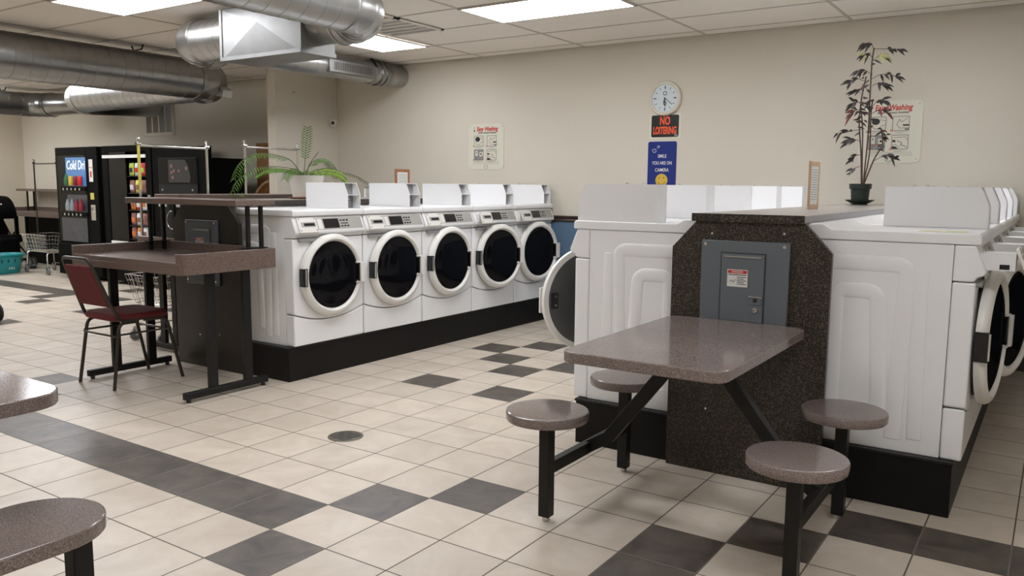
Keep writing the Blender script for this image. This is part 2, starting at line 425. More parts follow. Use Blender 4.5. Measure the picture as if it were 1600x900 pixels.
# chair rail
bm = NB(); prism(bm, [(YW, 1.0), (YW-.012, 1.0), (YW-.02, 1.012), (YW-.014, 1.03), (YW-.03, 1.042), (YW-.034, 1.06), (YW, 1.06)], 'x', -4.86, XR)
struct('trim_2', bm, 'rail', smooth=True)
bm = NB(); prism(bm, [(YW, 0), (YW-.014, 0), (YW-.014, .085), (YW-.006, .1), (YW, .1)], 'x', -4.86, XR); struct('baseboard_back', bm, 'rail')

# ceiling light panels: four in view, the others added to light the room
LL = ['bright ceiling light panel nearest the clock above the washer aisle', 'bright square-cut ceiling light panel just right of the air grille, by the wall duct',
      'large ceiling light panel at the top left, in front of the long round duct', 'ceiling light panel far at left, half hidden behind the long round duct']
for k, (x0, x1, y0, y1) in enumerate(LIGHTS):
    t = thing('ceiling_light', LL[k] if k < 4 else 'ceiling light panel added out of view to light the room', 'ceiling light', ((x0+x1)/2, (y0+y1)/2, CEIL-.006), group='recessed ceiling light panels')
    bm = NB(); bx(bm, x0+.02, x1-.02, y0+.02, y1-.02, CEIL-.012, CEIL-.006); wobj('diffuser', bm, 'diff', t)
    bm = NB()
    for a in ((x0, x1, y0, y0+.02), (x0, x1, y1-.02, y1), (x0, x0+.02, y0+.02, y1-.02), (x1-.02, x1, y0+.02, y1-.02)): bx(bm, *a, CEIL-.014, CEIL-.004)
    wobj('frame', bm, 'grid', t)

# ceiling air grilles
for k, (x0, y0) in enumerate(((-2.66, 3.10), (-2.66, 2.49))):
    t = thing('ceiling_air_grille', ['slatted ceiling air grille beside the light near the wall duct', 'slatted ceiling air grille mostly behind the curved duct end'][k], 'air vent', (x0+.3, y0+.3, CEIL-.005))
    bm = NB(); bx(bm, x0, x0+.59, y0, y0+.59, CEIL-.006, CEIL-.004); wobj('dark_backing', bm, 'steelp', t)
    bm = NB()
    for a in ((x0, x0+.59, y0, y0+.03), (x0, x0+.59, y0+.56, y0+.59), (x0, x0+.03, y0, y0+.59), (x0+.56, x0+.59, y0, y0+.59)): bx(bm, *a, CEIL-.016, CEIL-.004)
    wobj('frame', bm, 'ceil', t)
    bm = NB()
    for q in range(1, 5): bx(bm, x0+.03, x0+.56, y0+.03+q*.106-.009, y0+.03+q*.106+.009, CEIL-.016, CEIL-.006)
    wobj('bars', bm, 'ceil', t)

# ================================================================== ISLANDS
def plinth(name, label, x0, x1, y0):
    t = thing(name, label, 'plinth', ((x0+x1)/2, y0, 0))
    bm = NB(); bx(bm, x0, x1, y0, YW-.02, 0, .225); wobj('base', bm, 'blackm', t, bevel=.003)
    bm = NB(); bx(bm, x0-.004, x1+.004, y0-.006, YW-.02, .2255, .2395); wobj('top_board', bm, 'black', t, bevel=.002)
    return t
plinth('washer_plinth', 'low black plinth under the left row of washers', -2.66, -1.82, 1.675)
plinth('washer_plinth', 'low black plinth under the right-hand double row of washers', .43, 2.205, 1.675)
def endpanel(t, x0, x1, y, mat):
    bm = NB(); s = .115
    prism(bm, [(x0, 0), (x1, 0), (x1, 1.075), (x1-s, 1.2), (x0+s, 1.2), (x0, 1.075)], 'y', y, y+.03); wobj('end_panel', bm, mat, t, bevel=.002)
# right island service wall and counter
t = thing('service_partition', 'dark speckled partition with chamfered top between the two right rows of washers', 'partition', (1.33, 1.64, 0))
endpanel(t, .965, 1.695, 1.635, 'gran')
for X, Z in ((1.16, 1.145), (1.49, 1.155), (1.16, .31)): bm = NB(); disc(bm, face_y(X, 1.635, Z), 0, 0, .0055, 0, .004, 12); wobj('screw', bm, 'screw', t)
bm = NB(); bx(bm, 1.17, 1.465, 1.67, YW-.005, .245, 1.20); tag(obj('service_wall', bm, 'black'), 'dark hidden service wall carrying the grey-brown counter between the right rows', 'wall box')
t = thing('counter_top', 'long grey-brown counter running back to the wall between the right rows of washers', 'counter', (1.33, 1.62, 1.2))
bm = NB(); bx(bm, 1.065, 1.573, 1.622, YW-.03, 1.203, 1.235, 0); wobj('slab', bm, 'ctop', t, bevel=.002)
bm = NB(); bx(bm, 1.574, 1.578, 1.62, YW-.03, 1.2035, 1.234); wobj('edge_strip', bm, 'cedge', t)
bm = NB(); bx(bm, 1.064, 1.578, 1.616, 1.621, 1.2, 1.237); wobj('front_edging', bm, 'gran', t)
t = thing('service_partition', 'dark chamfered partition at the end of the left washer row behind the folding table', 'partition', (-2.65, 1.66, 0))
endpanel(t, -3.03, -2.27, 1.645, 'gran2')
for X, Z in ((-2.75, .24), (-2.52, .26), (-2.5, .9)): bm = NB(); disc(bm, face_y(X, 1.645, Z), 0, 0, .006, 0, .004, 10); wobj('screw', bm, 'screw', t)
bm = NB(); bx(bm, -2.98, -2.68, 1.68, YW-.005, 0, 1.20); tag(obj('service_wall', bm, 'gran2'), 'dark service wall carrying the counter behind the left washers', 'wall box')
t = thing('counter_top', 'long dark counter behind the left washers, carrying the fern', 'counter', (-2.65, 1.64, 1.2))
bm = NB(); bx(bm, -2.93, -2.37, 1.68, YW-.03, 1.203, 1.235); wobj('slab', bm, 'ctop', t, bevel=.002)
bm = NB(); bx(bm, -2.369, -2.364, 1.68, YW-.03, 1.198, 1.234); wobj('edge_strip', bm, 'gran', t)

# electrical boxes
def elec(x0, x1, z0, z1, y, label):
    t = thing('breaker_panel', label, 'electrical panel', ((x0+x1)/2, y, z0))
    bm = NB(); bx(bm, x0, x1, y-.02, y-.001, z0, z1); wobj('cover', bm, 'elec', t, bevel=.003)
    F = face_y(0, y-.02, 0); cx = (x0+x1)/2
    dx0, dx1, dz1 = x0+.10, x0+.297, z1-.058
    bm = NB(); mbx(bm, F, dx0-.006, dx1+.006, z0+.03, dz1+.006, 0, .0012); wobj('door_gap', bm, 'elecd', t)
    bm = NB(); mbx(bm, F, dx0, dx1, z0+.034, dz1, .0012, .006); d = wobj('door', bm, 'elec', t, bevel=.0015)
    bm = NB(); mbx(bm, F, dx0+.012, dx1-.012, dz1-.016, dz1-.010, .006, .010)
    o = wobj('bright_ridge', bm, 'alu', t); o.parent = d; o.location = (0,0,0)
    lx0, lx1, lz0, lz1 = dx0+.03, dx0+.124, dz1-.150, dz1-.071
    bm = NB(); mbx(bm, F, lx0, lx1, lz0, lz1, .006, .0068, 0); mbx(bm, F, lx0+.003, lx1-.003, lz1-.018, lz1-.003, .0068, .0074, 1)
    addtext(bm, '\u26a0 DANGER'[2:], .013, F @ Matrix.Translation(((lx0+lx1)/2, lz1-.0105, .0078)), 0)
    for q in range(5): mbx(bm, F, lx0+.045, lx1-.006-.01*(q % 2), lz1-.036-q*.008, lz1-.033-q*.008, .0068, .0073, 2)
    mbx(bm, F, lx0+.006, lx1-.006, lz1-.026, lz1-.0225, .0068, .0073, 2)
    stroke(bm, F, [(lx0+.012, lz0+.02), (lx0+.02, lz0+.03), (lx0+.03, lz0+.02), (lx0+.038, lz0+.034)], .0025, 0, .0074, 2)
    o = wobj('danger_label', bm, ['paper', 'red', 'ink'], t); o.parent = d; o.location = (0,0,0); o['label'] = 'white danger label with red header'
    hx, hz = dx1-.030, dz1-.205
    bm = NB(); mbx(bm, F, hx-.033, hx+.027, hz-.022, hz+.022, .006, .012, 0); mbx(bm, F, hx-.033, hx+.027, hz+.010, hz+.017, .012, .016, 2); mbx(bm, F, hx-.012, hx+.006, hz-.010, hz+.008, .012, .0135, 1)
    o = wobj('latch', bm, ['elec', 'ink', 'alu'], t, bevel=.001); o.parent = d; o.location = (0,0,0)
    bm = NB(); disc(bm, F, hx-.003, hz-.045, .011, .006, .016, 16, 0); disc(bm, F, hx-.006, hz-.045, .004, .016, .0165, 8, 1)
    o = wobj('lock', bm, ['screw', 'ink'], t); o.parent = d; o.location = (0,0,0)
    for X in (x0+.02, x1-.022):
        for Z in (z0+.03, z1-.018): bm = NB(); disc(bm, F, X, Z, .008, 0, .005, 12); wobj('screw', bm, 'screw', t)
elec(1.118, 1.522, .715, 1.115, 1.635, 'grey breaker panel with danger label on the dark speckled partition above the table')
elec(-2.86, -2.49, .62, 1.09, 1.645, 'grey breaker panel half hidden behind the folding table shelf')

# ================================================================== WASHERS (local: front plane x=0, y 0..0.68, base z=0, front faces +x)
W, DP, HT = .675, .755, .94
def make_washer():
    t = thing('washing_machine', '', 'washing machine')
    bm = NB(); bx(bm, -DP, -.085, .006, W-.006, 0, .893)
    # pressed ribs on both side panels
    for s, y in ((-1, .006), (1, W-.006)):
        def rib(pts, wd=.034, h=.0045):
            P = [Vector((a, y, b)) for a, b in pts]
            P = fillet(P, .05, 5) if len(P) > 2 else P
            sweep(bm, P, [(math.cos(k*PI/6)*h, math.sin(k*PI/6)*wd) for k in range(12)])
        rib([(-.60, .05), (-.62, .80), (-.25, .80), (-.27, .05)]); rib([(-.53, .10), (-.53, .68), (-.36, .68), (-.33, .10)], .034, .0055)
        rib([(-.185, .06), (-.20, .78)], .030, .004)
    obj('cabinet', bm, 'white', t, smooth=True, bevel=.004)
    # front panel + lower panel with a sagging seam
    def sag(y): u = (y/W-.5)*2; return .162+.062*u*u
    ys = [.004+(W-.008)*k/24 for k in range(25)]
    bm = NB(); prism(bm, [(ys[0], .742)]+[(ys[0], sag(ys[0])+.003)]+[(q, sag(q)+.003) for q in ys[1:]]+[(ys[-1], .742)], 'x', -.083, 0)
    obj('front_panel', bm, 'white', t, bevel=.008, seg=3)
    bm = NB(); prism(bm, [(ys[0], .0)]+[(q, sag(q)-.003) for q in ys]+[(ys[-1], .0)], 'x', -.083, -.002)
    obj('lower_panel', bm, 'white', t, bevel=.008, seg=3)
    # control console, leaning outward
    bm = NB(); prism(bm, [(-.083, .746), (-.006, .746), (.004, .765), (.030, .775), (.034, .790), (-.008, .893), (-.083, .893)], 'y', .004, W-.004)
    con = obj('control_console', bm, 'white', t, bevel=.006, seg=3)
    a = Vector((.034, 0, .790)); b = Vector((-.008, 0, .893)); v = (b-a).normalized(); n = Vector((v.z, 0, -v.x))
    Mx = Matrix(((0, v.x, n.x, a.x), (1, v.y, n.y, a.y), (0, v.z, n.z, a.z), (0, 0, 0, 1)))
    bm = NB(); mbx(bm, Mx, .215, W-.025, .012, .095, 0, .002, 0); mbx(bm, Mx, .275, .42, .020, .088, .002, .004, 1)
    for r in (.032, .074):
        for q in range(3): mbx(bm, Mx, .437+q*.030, .453+q*.030, r-.005, r+.005, .002, .005, 1)
    mbx(bm, Mx, .44, .51, .050, .055, .002, .004, 1)
    mbx(bm, Mx, .22, .262, .016, .09, .002, .003, 2)
    obj('display_panel', bm, ['greypl', 'lcd', 'whitep'], con)
    # coin drawer
    bm = NB(); mbx(bm, Mx, .035, .205, -.010, .100, .0, .012, 0); o = obj('coin_drawer', bm, 'whitep', t, bevel=.003)
    bm = NB(); mbx(bm, Mx, .060, .19, .030, .066, .012, .0128, 1); mbx(bm, Mx, .085, .18, .038, .058, .0128, .0134, 0); obj('coin_slot', bm, ['lcd', 'greypl'], o)
    bm = NB()
    for u_ in (.05, .19):
        for v_ in (.008, .088): disc(bm, Mx, u_, v_, .005, .012, .015, 8)
    obj('drawer_screws', bm, 'steelp', o)
    bm = NB(); prism(bm, rrect(.045, .20, .722, .744, .010, 4), 'x', -.001, .020); obj('drawer_catch', bm, 'steelp', t, smooth=True)
    # top
    bm = NB(); prism(bm, [(-DP-.004, .895), (.008, .895), (.012, .905), (.010, .932), (0, .94), (-.56, .94), (-.60, .962), (-DP-.004, .962)], 'y', .001, W-.001)
    obj('top_panel', bm, 'white', t, bevel=.005, seg=3)
    # coin box
    c0, c1 = .535, .665
    side = [(-.445, .941), (-.008, .941), (-.008, 1.045), (-.045, 1.128), (-.445, 1.128)]
    bm = NB(); prism(bm, side, 'y', c0, c0+.004); prism(bm, side, 'y', c1-.004, c1)
    bx(bm, -.443, -.046, c0+.004, c1-.004, 1.123, 1.1275); bx(bm, -.443, -.438, c0+.004, c1-.004, .941, 1.123)
    cb = obj('coin_box', bm, 'boxwhite', t)
    bm = NB(); bx(bm, -.437, -.085, c0+.0045, c1-.0045, .942, 1.122, 0); bx(bm, -.085, -.02, c0+.0045, c1-.0045, 1.036, 1.040, 1); bx(bm, -.085, -.060, c0+.0045, c0+.065, .942, 1.036, 0)
    obj('cubby', bm, ['steelp', 'boxwhite'], cb)
    bm = NB(); F = face_x(-.06, 0, 0); disc(bm, F, c0+.036, 1.0, .016, 0, .02, 16, 0); disc(bm, F, c0+.036, 1.0, .008, .02, .021, 10, 1); disc(bm, F, c0+.04, .962, .008, 0, .006, 10, 0)
    obj('lock', bm, ['chrome', 'lcd'], cb, smooth=True)
    for q in ((-.32, c0+.012), (-.28, c1-.012)): bm = NB(); disc(bm, Matrix.Translation((*q, 1.1275)), 0, 0, .008, 0, .008, 10); obj('screw', bm, 'screw', cb)
    # porthole behind the door
    cy, cz = .342, .478
    bm = NB(); lathe(bm, [(.262, .0005), (.262, .004), (.235, .004), (.20, .0012), (.01, .0012)], (0, cy, cz), 'x', 40); obj('drum_opening', bm, 'darkgrey', t, smooth=True)
    # door, origin on the hinge line
    hy = cy-.275; dy = cy-hy
    bm = NB(); lathe(bm, [(.262, .006), (.291, .010), (.293, .030), (.286, .044), (.272, .053), (.256, .056), (.245, .050), (.238, .036), (.238, .012)], (0, dy, cz), 'x', 56, capa=False, capb=False)
    door = obj('door', bm, 'ivory', t, smooth=True, loc=(0, hy, 0))
    bm = NB(); lathe(bm, [(.262, .008), (.235, .008), (.14, .010), (.02, .010)], (0, dy, cz), 'x', 48, capa=False); obj('inner_liner', bm, 'darkgrey', door, smooth=True)
    bm = NB(); lathe(bm, [(.2382, .022), (.2382, .038), (.21, .047), (.12, .053), (.01, .055)], (0, dy, cz), 'x', 48); obj('door_glass', bm, 'glass', door, smooth=True)
    bm = NB(); bx(bm, .058, .074, dy+.238, dy+.284, cz-.072, cz+.072, 0); bx(bm, .03, .062, dy+.212, dy+.270, cz-.078, cz-.070, 0); bx(bm, .03, .062, dy+.212, dy+.270, cz+.070, cz+.078, 0)
    bx(bm, .030, .0565, dy+.232, dy+.250, cz-.066, cz+.066, 1)
    obj('door_handle', bm, ['whitep', 'lcd'], door, bevel=.003)
    bm = NB(); bx(bm, .01, .0600, dy-.293, dy-.262, cz-.062, cz+.062, 0); tube(bm, [(.0605, dy-.276, cz-.056), (.0605, dy-.276, cz+.056)], .006, 8, mi=1)
    obj('hinge', bm, ['lcd', 'chrome'], door)
    bm = NB(); bx(bm, .002, .0075, dy+.20, dy+.245, cz-.045, cz+.045, 0); 
    for q in (-1, 1): lathe(bm, [(.008, -.004), (.008, .002)], (0, dy+.22, cz+.025*q), 'x', 10, 1)
    obj('strike_plate', bm, ['ink', 'screw'], door)
    return t
WASH = make_washer()
def washer(loc, rz, label, group, ajar=0, out=0):
    c = copy_tree(WASH); c.location = loc; c.rotation_euler = (0, 0, rz); c['label'] = label; c['group'] = group
    for k in kids(c):
        n = k.name.split('.')[0]
        if n == 'door' and ajar: k.rotation_euler = (0, 0, -math.radians(ajar))
        if n == 'coin_drawer' and out:
            k.location = (out, 0, 0)
            bm = NB(); bx(bm, -out-.01, 0, .05, .19, .795, .862, 0); bx(bm, -out, -.004, .058, .182, .8625, .8635, 0)
            bx(bm, -.055, -.02, .049, .0495, .80, .82, 1)
            bm2 = obj('drawer_body', bm, ['boxwhite', 'lcd'], k, bevel=.002)
    return c
PX, PY0, SP = -1.805, 1.70, .679
ordn = ['first', 'second', 'third', 'fourth', 'fifth']
extra = ['nearest to the folding table', 'with closed door', 'at the middle of the row', 'with its door ajar', 'beside the blue wall, door ajar']
for k in range(5):
    washer((PX, 1.715+k*SP, .24), 0, f'{ordn[k]} white washer from the front in the left row, {extra[k]}', 'left row of washers',
           ajar=(0, 0, 0, 9, 7)[k], out=(0, 0, 0, .045, .03)[k])
for k in range(5):
    washer((2.235, 1.70+k*SP, .24), 0, f'{ordn[k]} white washer from the front in the rightmost row, coin drawer pulled out', 'right outer row of washers', ajar=(5, 14, 12, 15, 10)[k], out=.13)
for k in range(5):
    washer((.395, 1.70+k*SP+W, .24), PI, f'{ordn[k]} white washer from the front left of the speckled partition, facing the middle aisle', 'right inner row of washers', ajar=(25, 0, 0, 8, 0)[k])
drop(WASH)
# sticker on the near right machine
bm = NB(); bx(bm, 1.98, 2.19, 1.78, 1.90, 1.1803, 1.1808, 0); bx(bm, 2.10, 2.185, 1.785, 1.895, 1.1808, 1.1812, 1); bx(bm, 2.0, 2.09, 1.79, 1.89, 1.1808, 1.1812, 2)
tag(obj('instruction_sticker', bm, ['paper', 'bagg', 'bagy']), 'pale sticker with green end on top of the nearest right washer', 'sticker')

# ================================================================== TABLE WITH STOOLS
def cluster():
    t = thing('table_with_stools', 'brown speckled table with four round stools on a black frame before the breaker panel', 'table', (1.33, 1.07, 0))
    bm = NB(); prism(bm, rrect(.985, 1.62, .535, 1.60, .065, 7), 'z', .708, .750); wobj('table_top', bm, 'lam', t, bevel=.005, seg=3)
    for s, X in ((-1, .845), (1, 1.825)):
        for Y in (.70, 1.41):
            p = wobj('post', _post(X, Y), 'black', t, bevel=.003)
            bm = NB(); lathe(bm, [(.014, .001), (.016, .006), (.016, .020)], (X, Y, 0), 'z', 16); o = wobj('foot', bm, 'alu', t, smooth=True); o.parent = p; o.location = (0,0,0)
            bm = NB(); lathe(bm, [(.150, .425), (.163, .427), (.167, .432), (.168, .457), (.165, .4635), (.160, .466), (.157, .4663), (.02, .4663)], (X, Y, 0), 'z', 48); wobj('seat', bm, 'lam', t, smooth=True)
            bm = NB(); bx(bm, X-.07, X+.07, Y-.07, Y+.07, .417, .4248); wobj('seat_plate', bm, 'black', t)
        bm = NB(); bx(bm, X-.018, X+.018, .725, 1.385, .195, .245); wobj('side_rail', bm, 'black', t, bevel=.003)
        xt = 1.33+s*.06
        bm = NB(); pr = [(-.02, -.027), (.02, -.027), (.02, .027), (-.02, .027)]
        sweep(bm, [(X-s*.01, 1.055, .225), (X-s*.10, 1.055, .28), (xt, 1.055, .70)], pr); wobj('brace', bm, 'black', t, bevel=.003)
    bm = NB(); bx(bm, 1.12, 1.54, .80, 1.33, .697, .7075); wobj('mounting_plate', bm, 'black', t)
    return t
def _post(X, Y):
    bm = NB(); bx(bm, X-.024, X+.024, Y-.024, Y+.024, .02, .417); return bm
cluster()
# near-left table and bench seat cut by the frame
t = thing('dining_table', 'brown speckled table with rounded corner cut by the left picture edge', 'table', (-.18, -1.35, 0))
bm = NB(); prism(bm, rrect(-.55, .13, -1.92, -.805, .12, 8), 'z', .708, .750); wobj('table_top', bm, 'lam', t, bevel=.005, seg=3)
bm = NB(); bx(bm, -.24, -.18, -1.38, -1.32, .012, .70); wobj('pedestal', bm, 'black', t, bevel=.003)
bm = NB(); bx(bm, -.46, .04, -1.38, -1.32, 0, .03); bx(bm, -.24, -.18, -1.75, -.95, .0005, .0305); wobj('foot', bm, 'black', t, bevel=.003)
t = thing('bench_stool', 'rounded brown speckled seat on a black post at the bottom left corner', 'stool', (.41, -.97, 0))
bm = NB(); pl = [(.31+.168*math.cos(a), -1.02+.168*math.sin(a)) for a in [PI*k/24 for k in range(25)]]+[(.31+.168*math.cos(a), -1.30+.168*math.sin(a)) for a in [PI+PI*k/24 for k in range(25)]]
prism(bm, pl, 'z', .425, .466); wobj('seat', bm, 'lam', t, bevel=.006, seg=3)
bm = NB(); bx(bm, .385, .437, -.99, -.938, .0, .4248); wobj('post', bm, 'black', t, bevel=.003)
bm = NB(); bx(bm, .385, .437, -1.40, -1.35, .0, .4248); wobj('post', bm, 'black', t, bevel=.003)

# ================================================================== FOLDING TABLES (local: open front faces -y, width along x, back at y=depth)
def folding_table(name, label, loc, rz, width, depth, dz=0):
    t = thing(name, label, 'folding table', loc, rz)
    H0, H1 = .80, .93
    w2 = width/2
    bm = NB()
    # deck with low front lip
    bx(bm, -w2+.024, w2-.024, .0, depth-.024, .845, .868)
    obj('deck', bm, 'tray', t, bevel=.002)
    bm = NB(); bx(bm, -w2+.024, w2-.06, -.0, .022, H0, .8445); bx(bm, -w2+.024, w2-.06, -.001, .014, .8685, .876); obj('front_lip', bm, 'tray', t, bevel=.003)
    bm = NB(); prism(bm, [(-w2, 0), (-w2+.022, 0), (-w2+.022, depth-.022), (w2-.022, depth-.022), (w2-.022, .06), (w2-.035, .03), (w2-.06, .021), (w2-.06, 0), (w2-.03, .003), (w2-.008, .018), (w2, .045), (w2, depth), (-w2, depth)], 'z', H0, H1)
    obj('side_walls', bm, 'tray', t, bevel=.004)
    for s in (-1, 1):
        X = s*(w2-.07)
        bm = NB(); bx(bm, X-.02, X+.02, .03, depth-.05, .022, .065); ft = obj('foot', bm, 'black', t, bevel=.003)
        bm = NB()
        for Y in (.06, depth-.08): lathe(bm, [(.014, .001), (.014, .0215)], (X, Y, 0), 'z', 12)
        obj('glides', bm, 'darkrub', ft)
        for Y in (.24, depth-.20):
            bm = NB(); bx(bm, X-.016, X+.016, Y-.03, Y+.03, .0655, .799); obj('leg', bm, 'black', t, bevel=.003)
        for Y in (depth-.165, depth-.06):
            bm = NB(); bx(bm, X-.011, X+.011, Y-.012, Y+.012, .8685, 1.2105+dz); obj('shelf_post', bm, 'black', t, bevel=.002)
        bm = NB(); bx(bm, X-.03, X+.03, depth-.2, depth-.03, .931, .937); obj('post_plate', bm, 'black', t)
    bm = NB(); bx(bm, -w2, w2, depth-.31, depth, 1.211+dz, 1.251+dz); obj('upper_shelf', bm, 'tray', t, bevel=.004)
    return t
folding_table('folding_table', 'brown walled folding table with upper shelf, red chair pushed under it', (-2.455, .895, 0), 0, 1.23, .71)
folding_table('folding_table', 'brown walled folding table behind the partition, wire cart under its edge', (-3.71, 2.36, 0), -PI/2, 1.22, .60, .016)
folding_table('folding_table', 'dark folding table with shelf against the far wall left of the drink machine', (-11.12, 4.50, 0), 0, 2.05, .61, -.015)

bm = NB(); bx(bm, -11.95, -10.25, 4.86, 5.10, 0, .785); tag(obj('dark_fill_box', bm, 'blackv', bevel=.004), 'low black box added to fill the dark space under the far folding table', 'cabinet')  # plain black box added so the space below the table reads dark
# ================================================================== CHAIR (local: seat centre x=0, faces +y)
t = thing('banquet_chair', 'red fabric chair with dark bronze frame pushed under the folding table', 'chair', (-2.77, .86, 0))
bm = NB()
pl = rrect(-.205, .205, 0, .40, .06, 6)
z = [(0, .93, .445), (0, 1.0, .455), (0, 1.0, .475), (0, .93, .492), (0, .6, .502)]
rings = []
for _, s, h in z:
    rings.append([bm.verts.new((a*s, .23+(b-.20)*s, h)) for a, b in pl])
n = len(pl)
for A, B in zip(rings, rings[1:]):
    for i in range(n): bm.faces.new((A[i], A[(i+1) % n], B[(i+1) % n], B[i]))
bm.faces.new(rings[0][::-1]); bm.faces.new(rings[-1])
obj('seat', bm, 'maroon', t, smooth=True)
def bk(z): return .055-.165*(z-.45)/.43       # back lean
R_ = .0115
up = [(-.185, .40, .452), (-.20, .06, .452), (-.192, bk(.50), .50), (-.165, bk(.80), .80), (-.150, bk(.868), .868), (.150, bk(.868), .868), (.165, bk(.80), .80), (.192, bk(.50), .50), (.20, .06, .452), (.185, .40, .452)]
bm = NB(); tube(bm, fillet(up, .035, 4), R_, 10); obj('back_frame', bm, 'bronze', t, smooth=True)
bm = NB()
a = [(-.178, bk(.545), .545), (.178, bk(.545), .545), (.155, bk(.82), .82), (-.155, bk(.82), .82)]
V = []
for dy in (-.014, .016):
    V.append([bm.verts.new((q[0], q[1]+dy, q[2])) for q in a])
bm.faces.new(V[0][::-1]); bm.faces.new(V[1])
for i in range(4): bm.faces.new((V[0][i], V[0][(i+1) % 4], V[1][(i+1) % 4], V[1][i]))
obj('backrest', bm, 'maroon', t, bevel=.010, seg=3)
for s in (-1, 1):
    bm = NB(); tube(bm, fillet([(s*.18, .20, .440), (s*.19, .06, .436), (s*.208, -.005, 0.002)], .05, 5), R_, 10); obj('leg', bm, 'bronze', t, smooth=True)
    bm = NB(); tube(bm, fillet([(s*.18, .24, .440), (s*.19, .40, .436), (s*.205, .50, 0.002)], .05, 5), R_, 10); obj('leg', bm, 'bronze', t, smooth=True)
bm = NB(); tube(bm, [(-.196, .035, .35), (.196, .035, .35)], .007, 8); tube(bm, [(-.193, .425, .35), (.193, .425, .35)], .007, 8)
for s in (-1, 1): tube(bm, [(s*.197, .035, .36), (s*.195, .43, .36)], .007, 8)
obj('stretchers', bm, 'bronze', t, smooth=True)

# ================================================================== WIRE CARTS (local: length along x)
def cart(label, loc, rz, poletop=1.66, yellow=False, polemat='chrome'):
    t = thing('laundry_cart', label, 'laundry cart', loc, rz, 'rolling wire laundry carts')
    Lx, Wy, zb, zt = .36, .23, .33, .58
    def rect(s, z): return [(-Lx*s, -Wy*s, z), (Lx*s, -Wy*s, z), (Lx*s, Wy*s, z), (-Lx*s, Wy*s, z)]
    bm = NB()
    for s, z, r in ((1.0, zt, .005), (.96, .53, .0025), (.92, .47, .0025), (.88, .41, .0025), (.84, .36, .0025), (.82, zb, .005)):
        tube(bm, rect(s, z), r, 6, closed=True)
    for k in range(17):
        u = -1+2*k/16
        for s in (-1, 1): tube(bm, [(u*Lx*.82, s*Wy*.82, zb), (u*Lx, s*Wy, zt)], .0022, 5)
        tube(bm, [(u*Lx*.82, -Wy*.82, zb), (u*Lx*.82, Wy*.82, zb)], .0022, 5)
    for k in range(11):
        u = -1+2*k/10
        for s in (-1, 1): tube(bm, [(s*Lx*.82, u*Wy*.82, zb), (s*Lx, u*Wy, zt)], .0022, 5)
    obj('basket', bm, 'chrome', t, smooth=True)
    bm = NB()
    for s in (-1, 1):
        tube(bm, fillet([(s*.30, -.20, .125), (s*.28, -.19, .325), (s*.28, .19, .325), (s*.30, .20, .125)], .06, 5), .010, 8)
    for s in (-1, 1): tube(bm, [(-.30, s*.20, .127), (.30, s*.20, .127)], .008, 8)
    obj('frame', bm, 'chrome', t, smooth=True)
    for sx in (-1, 1):
        for sy in (-1, 1):
            bm = NB(); lathe(bm, [(.012, -.016), (.040, -.014), (.048, -.010), (.048, .010), (.040, .014), (.012, .016)], (sx*.31, sy*.20, .050), 'y', 24, 0); wv = obj('wheel', bm, 'rubber', t, smooth=True)
            bm = NB()
            for q in (-1, 1): bx(bm, sx*.31-.01, sx*.31+.01, sy*.20+q*.020-.0015, sy*.20+q*.020+.0015, .045, .112)
            bx(bm, sx*.31-.012, sx*.31+.012, sy*.20-.022, sy*.20+.022, .1125, .118); obj('fork', bm, 'chrome', wv)
    bm = NB()
    for s in (-1, 1): tube(bm, [(s*.325, 0, .33), (s*.325, 0, poletop+.03)], .011, 10)
    obj('hanger_pole', bm, polemat, t, smooth=True)
    bm = NB(); tube(bm, [(-.325, 0, poletop), (.325, 0, poletop)], .010, 10)
    for s in (-1, 1):
        tube(bm, [(s*.325-.02, 0, poletop+.012), (s*.325+.02, 0, poletop+.012)], .016, 10); tube(bm, fillet([(s*.325, 0, poletop+.03), (s*.325, .015, poletop+.055), (s*.325, -.015, poletop+.06)], .01, 4), .006, 6)
    obj('hanger_bar', bm, polemat, t, smooth=True)
    return t
c = cart('chrome wire laundry cart with hanging bar, parked behind the folding tables', (-3.87, 2.24, 0), PI/2)
bm = NB(); tube(bm, [(-.325, 0, 1.30), (-.325, 0, 1.68)], .0125, 10); obj('yellow_tape', bm, 'bagy', c, smooth=True)
cart('chrome wire laundry cart whose hooked bar rises behind the fern', (-4.02, 3.42, 0), PI/2, 1.70)
cart('dark wire laundry cart with tall hanging bar at far left by the drink machine', (-10.03, 4.24, 0), 0.0, 1.62, polemat='bronze')

# ================================================================== VENDING MACHINES
VY0, VY1 = 4.05, 4.90
t = thing('drink_vending_machine', 'black drink vending machine with blue cold drink sign at far left', 'vending machine', (-8.83, 4.5, 0))
x0, x1 = -9.36, -8.30
bm = NB(); bx(bm, x0, x1, VY0+.06, VY1, .06, 1.83); bx(bm, x0+.03, x1-.03, VY0+.12, VY1-.03, 0, .0595); wobj('body', bm, 'blackv', t, bevel=.01)
bm = NB(); bx(bm, x0, x1-.26, VY0, VY0+.0595, .50, 1.83); bx(bm, x1-.258, x1, VY0, VY0+.0595, .06, 1.83); bx(bm, x0, x1-.26, VY0-.03, VY0+.0595, .06, .498); wobj('door', bm, 'blackv', t, bevel=.008)
F = face_y(0, VY0, 0)
bm = NB(); mbx(bm, F, x0+.05, x1-.29, .53, 1.72, .0005, .004); wobj('front_glass', bm, 'vgl', t)
bm = NB(); mbx(bm, F, x0+.28, x1-.27, 1.30, 1.69, .004, .007); s_ = wobj('lit_sign', bm, 'sky', t)
bm = NB(); addtext(bm, 'Cold Dri', .175, F @ Matrix.Translation((x0+.535, 1.58, .008)), sx=.74, shear=.15, bold=.002); o = wobj('sign_lettering', bm, 'lit', t); o.parent = s_; o.location = (0,0,0)
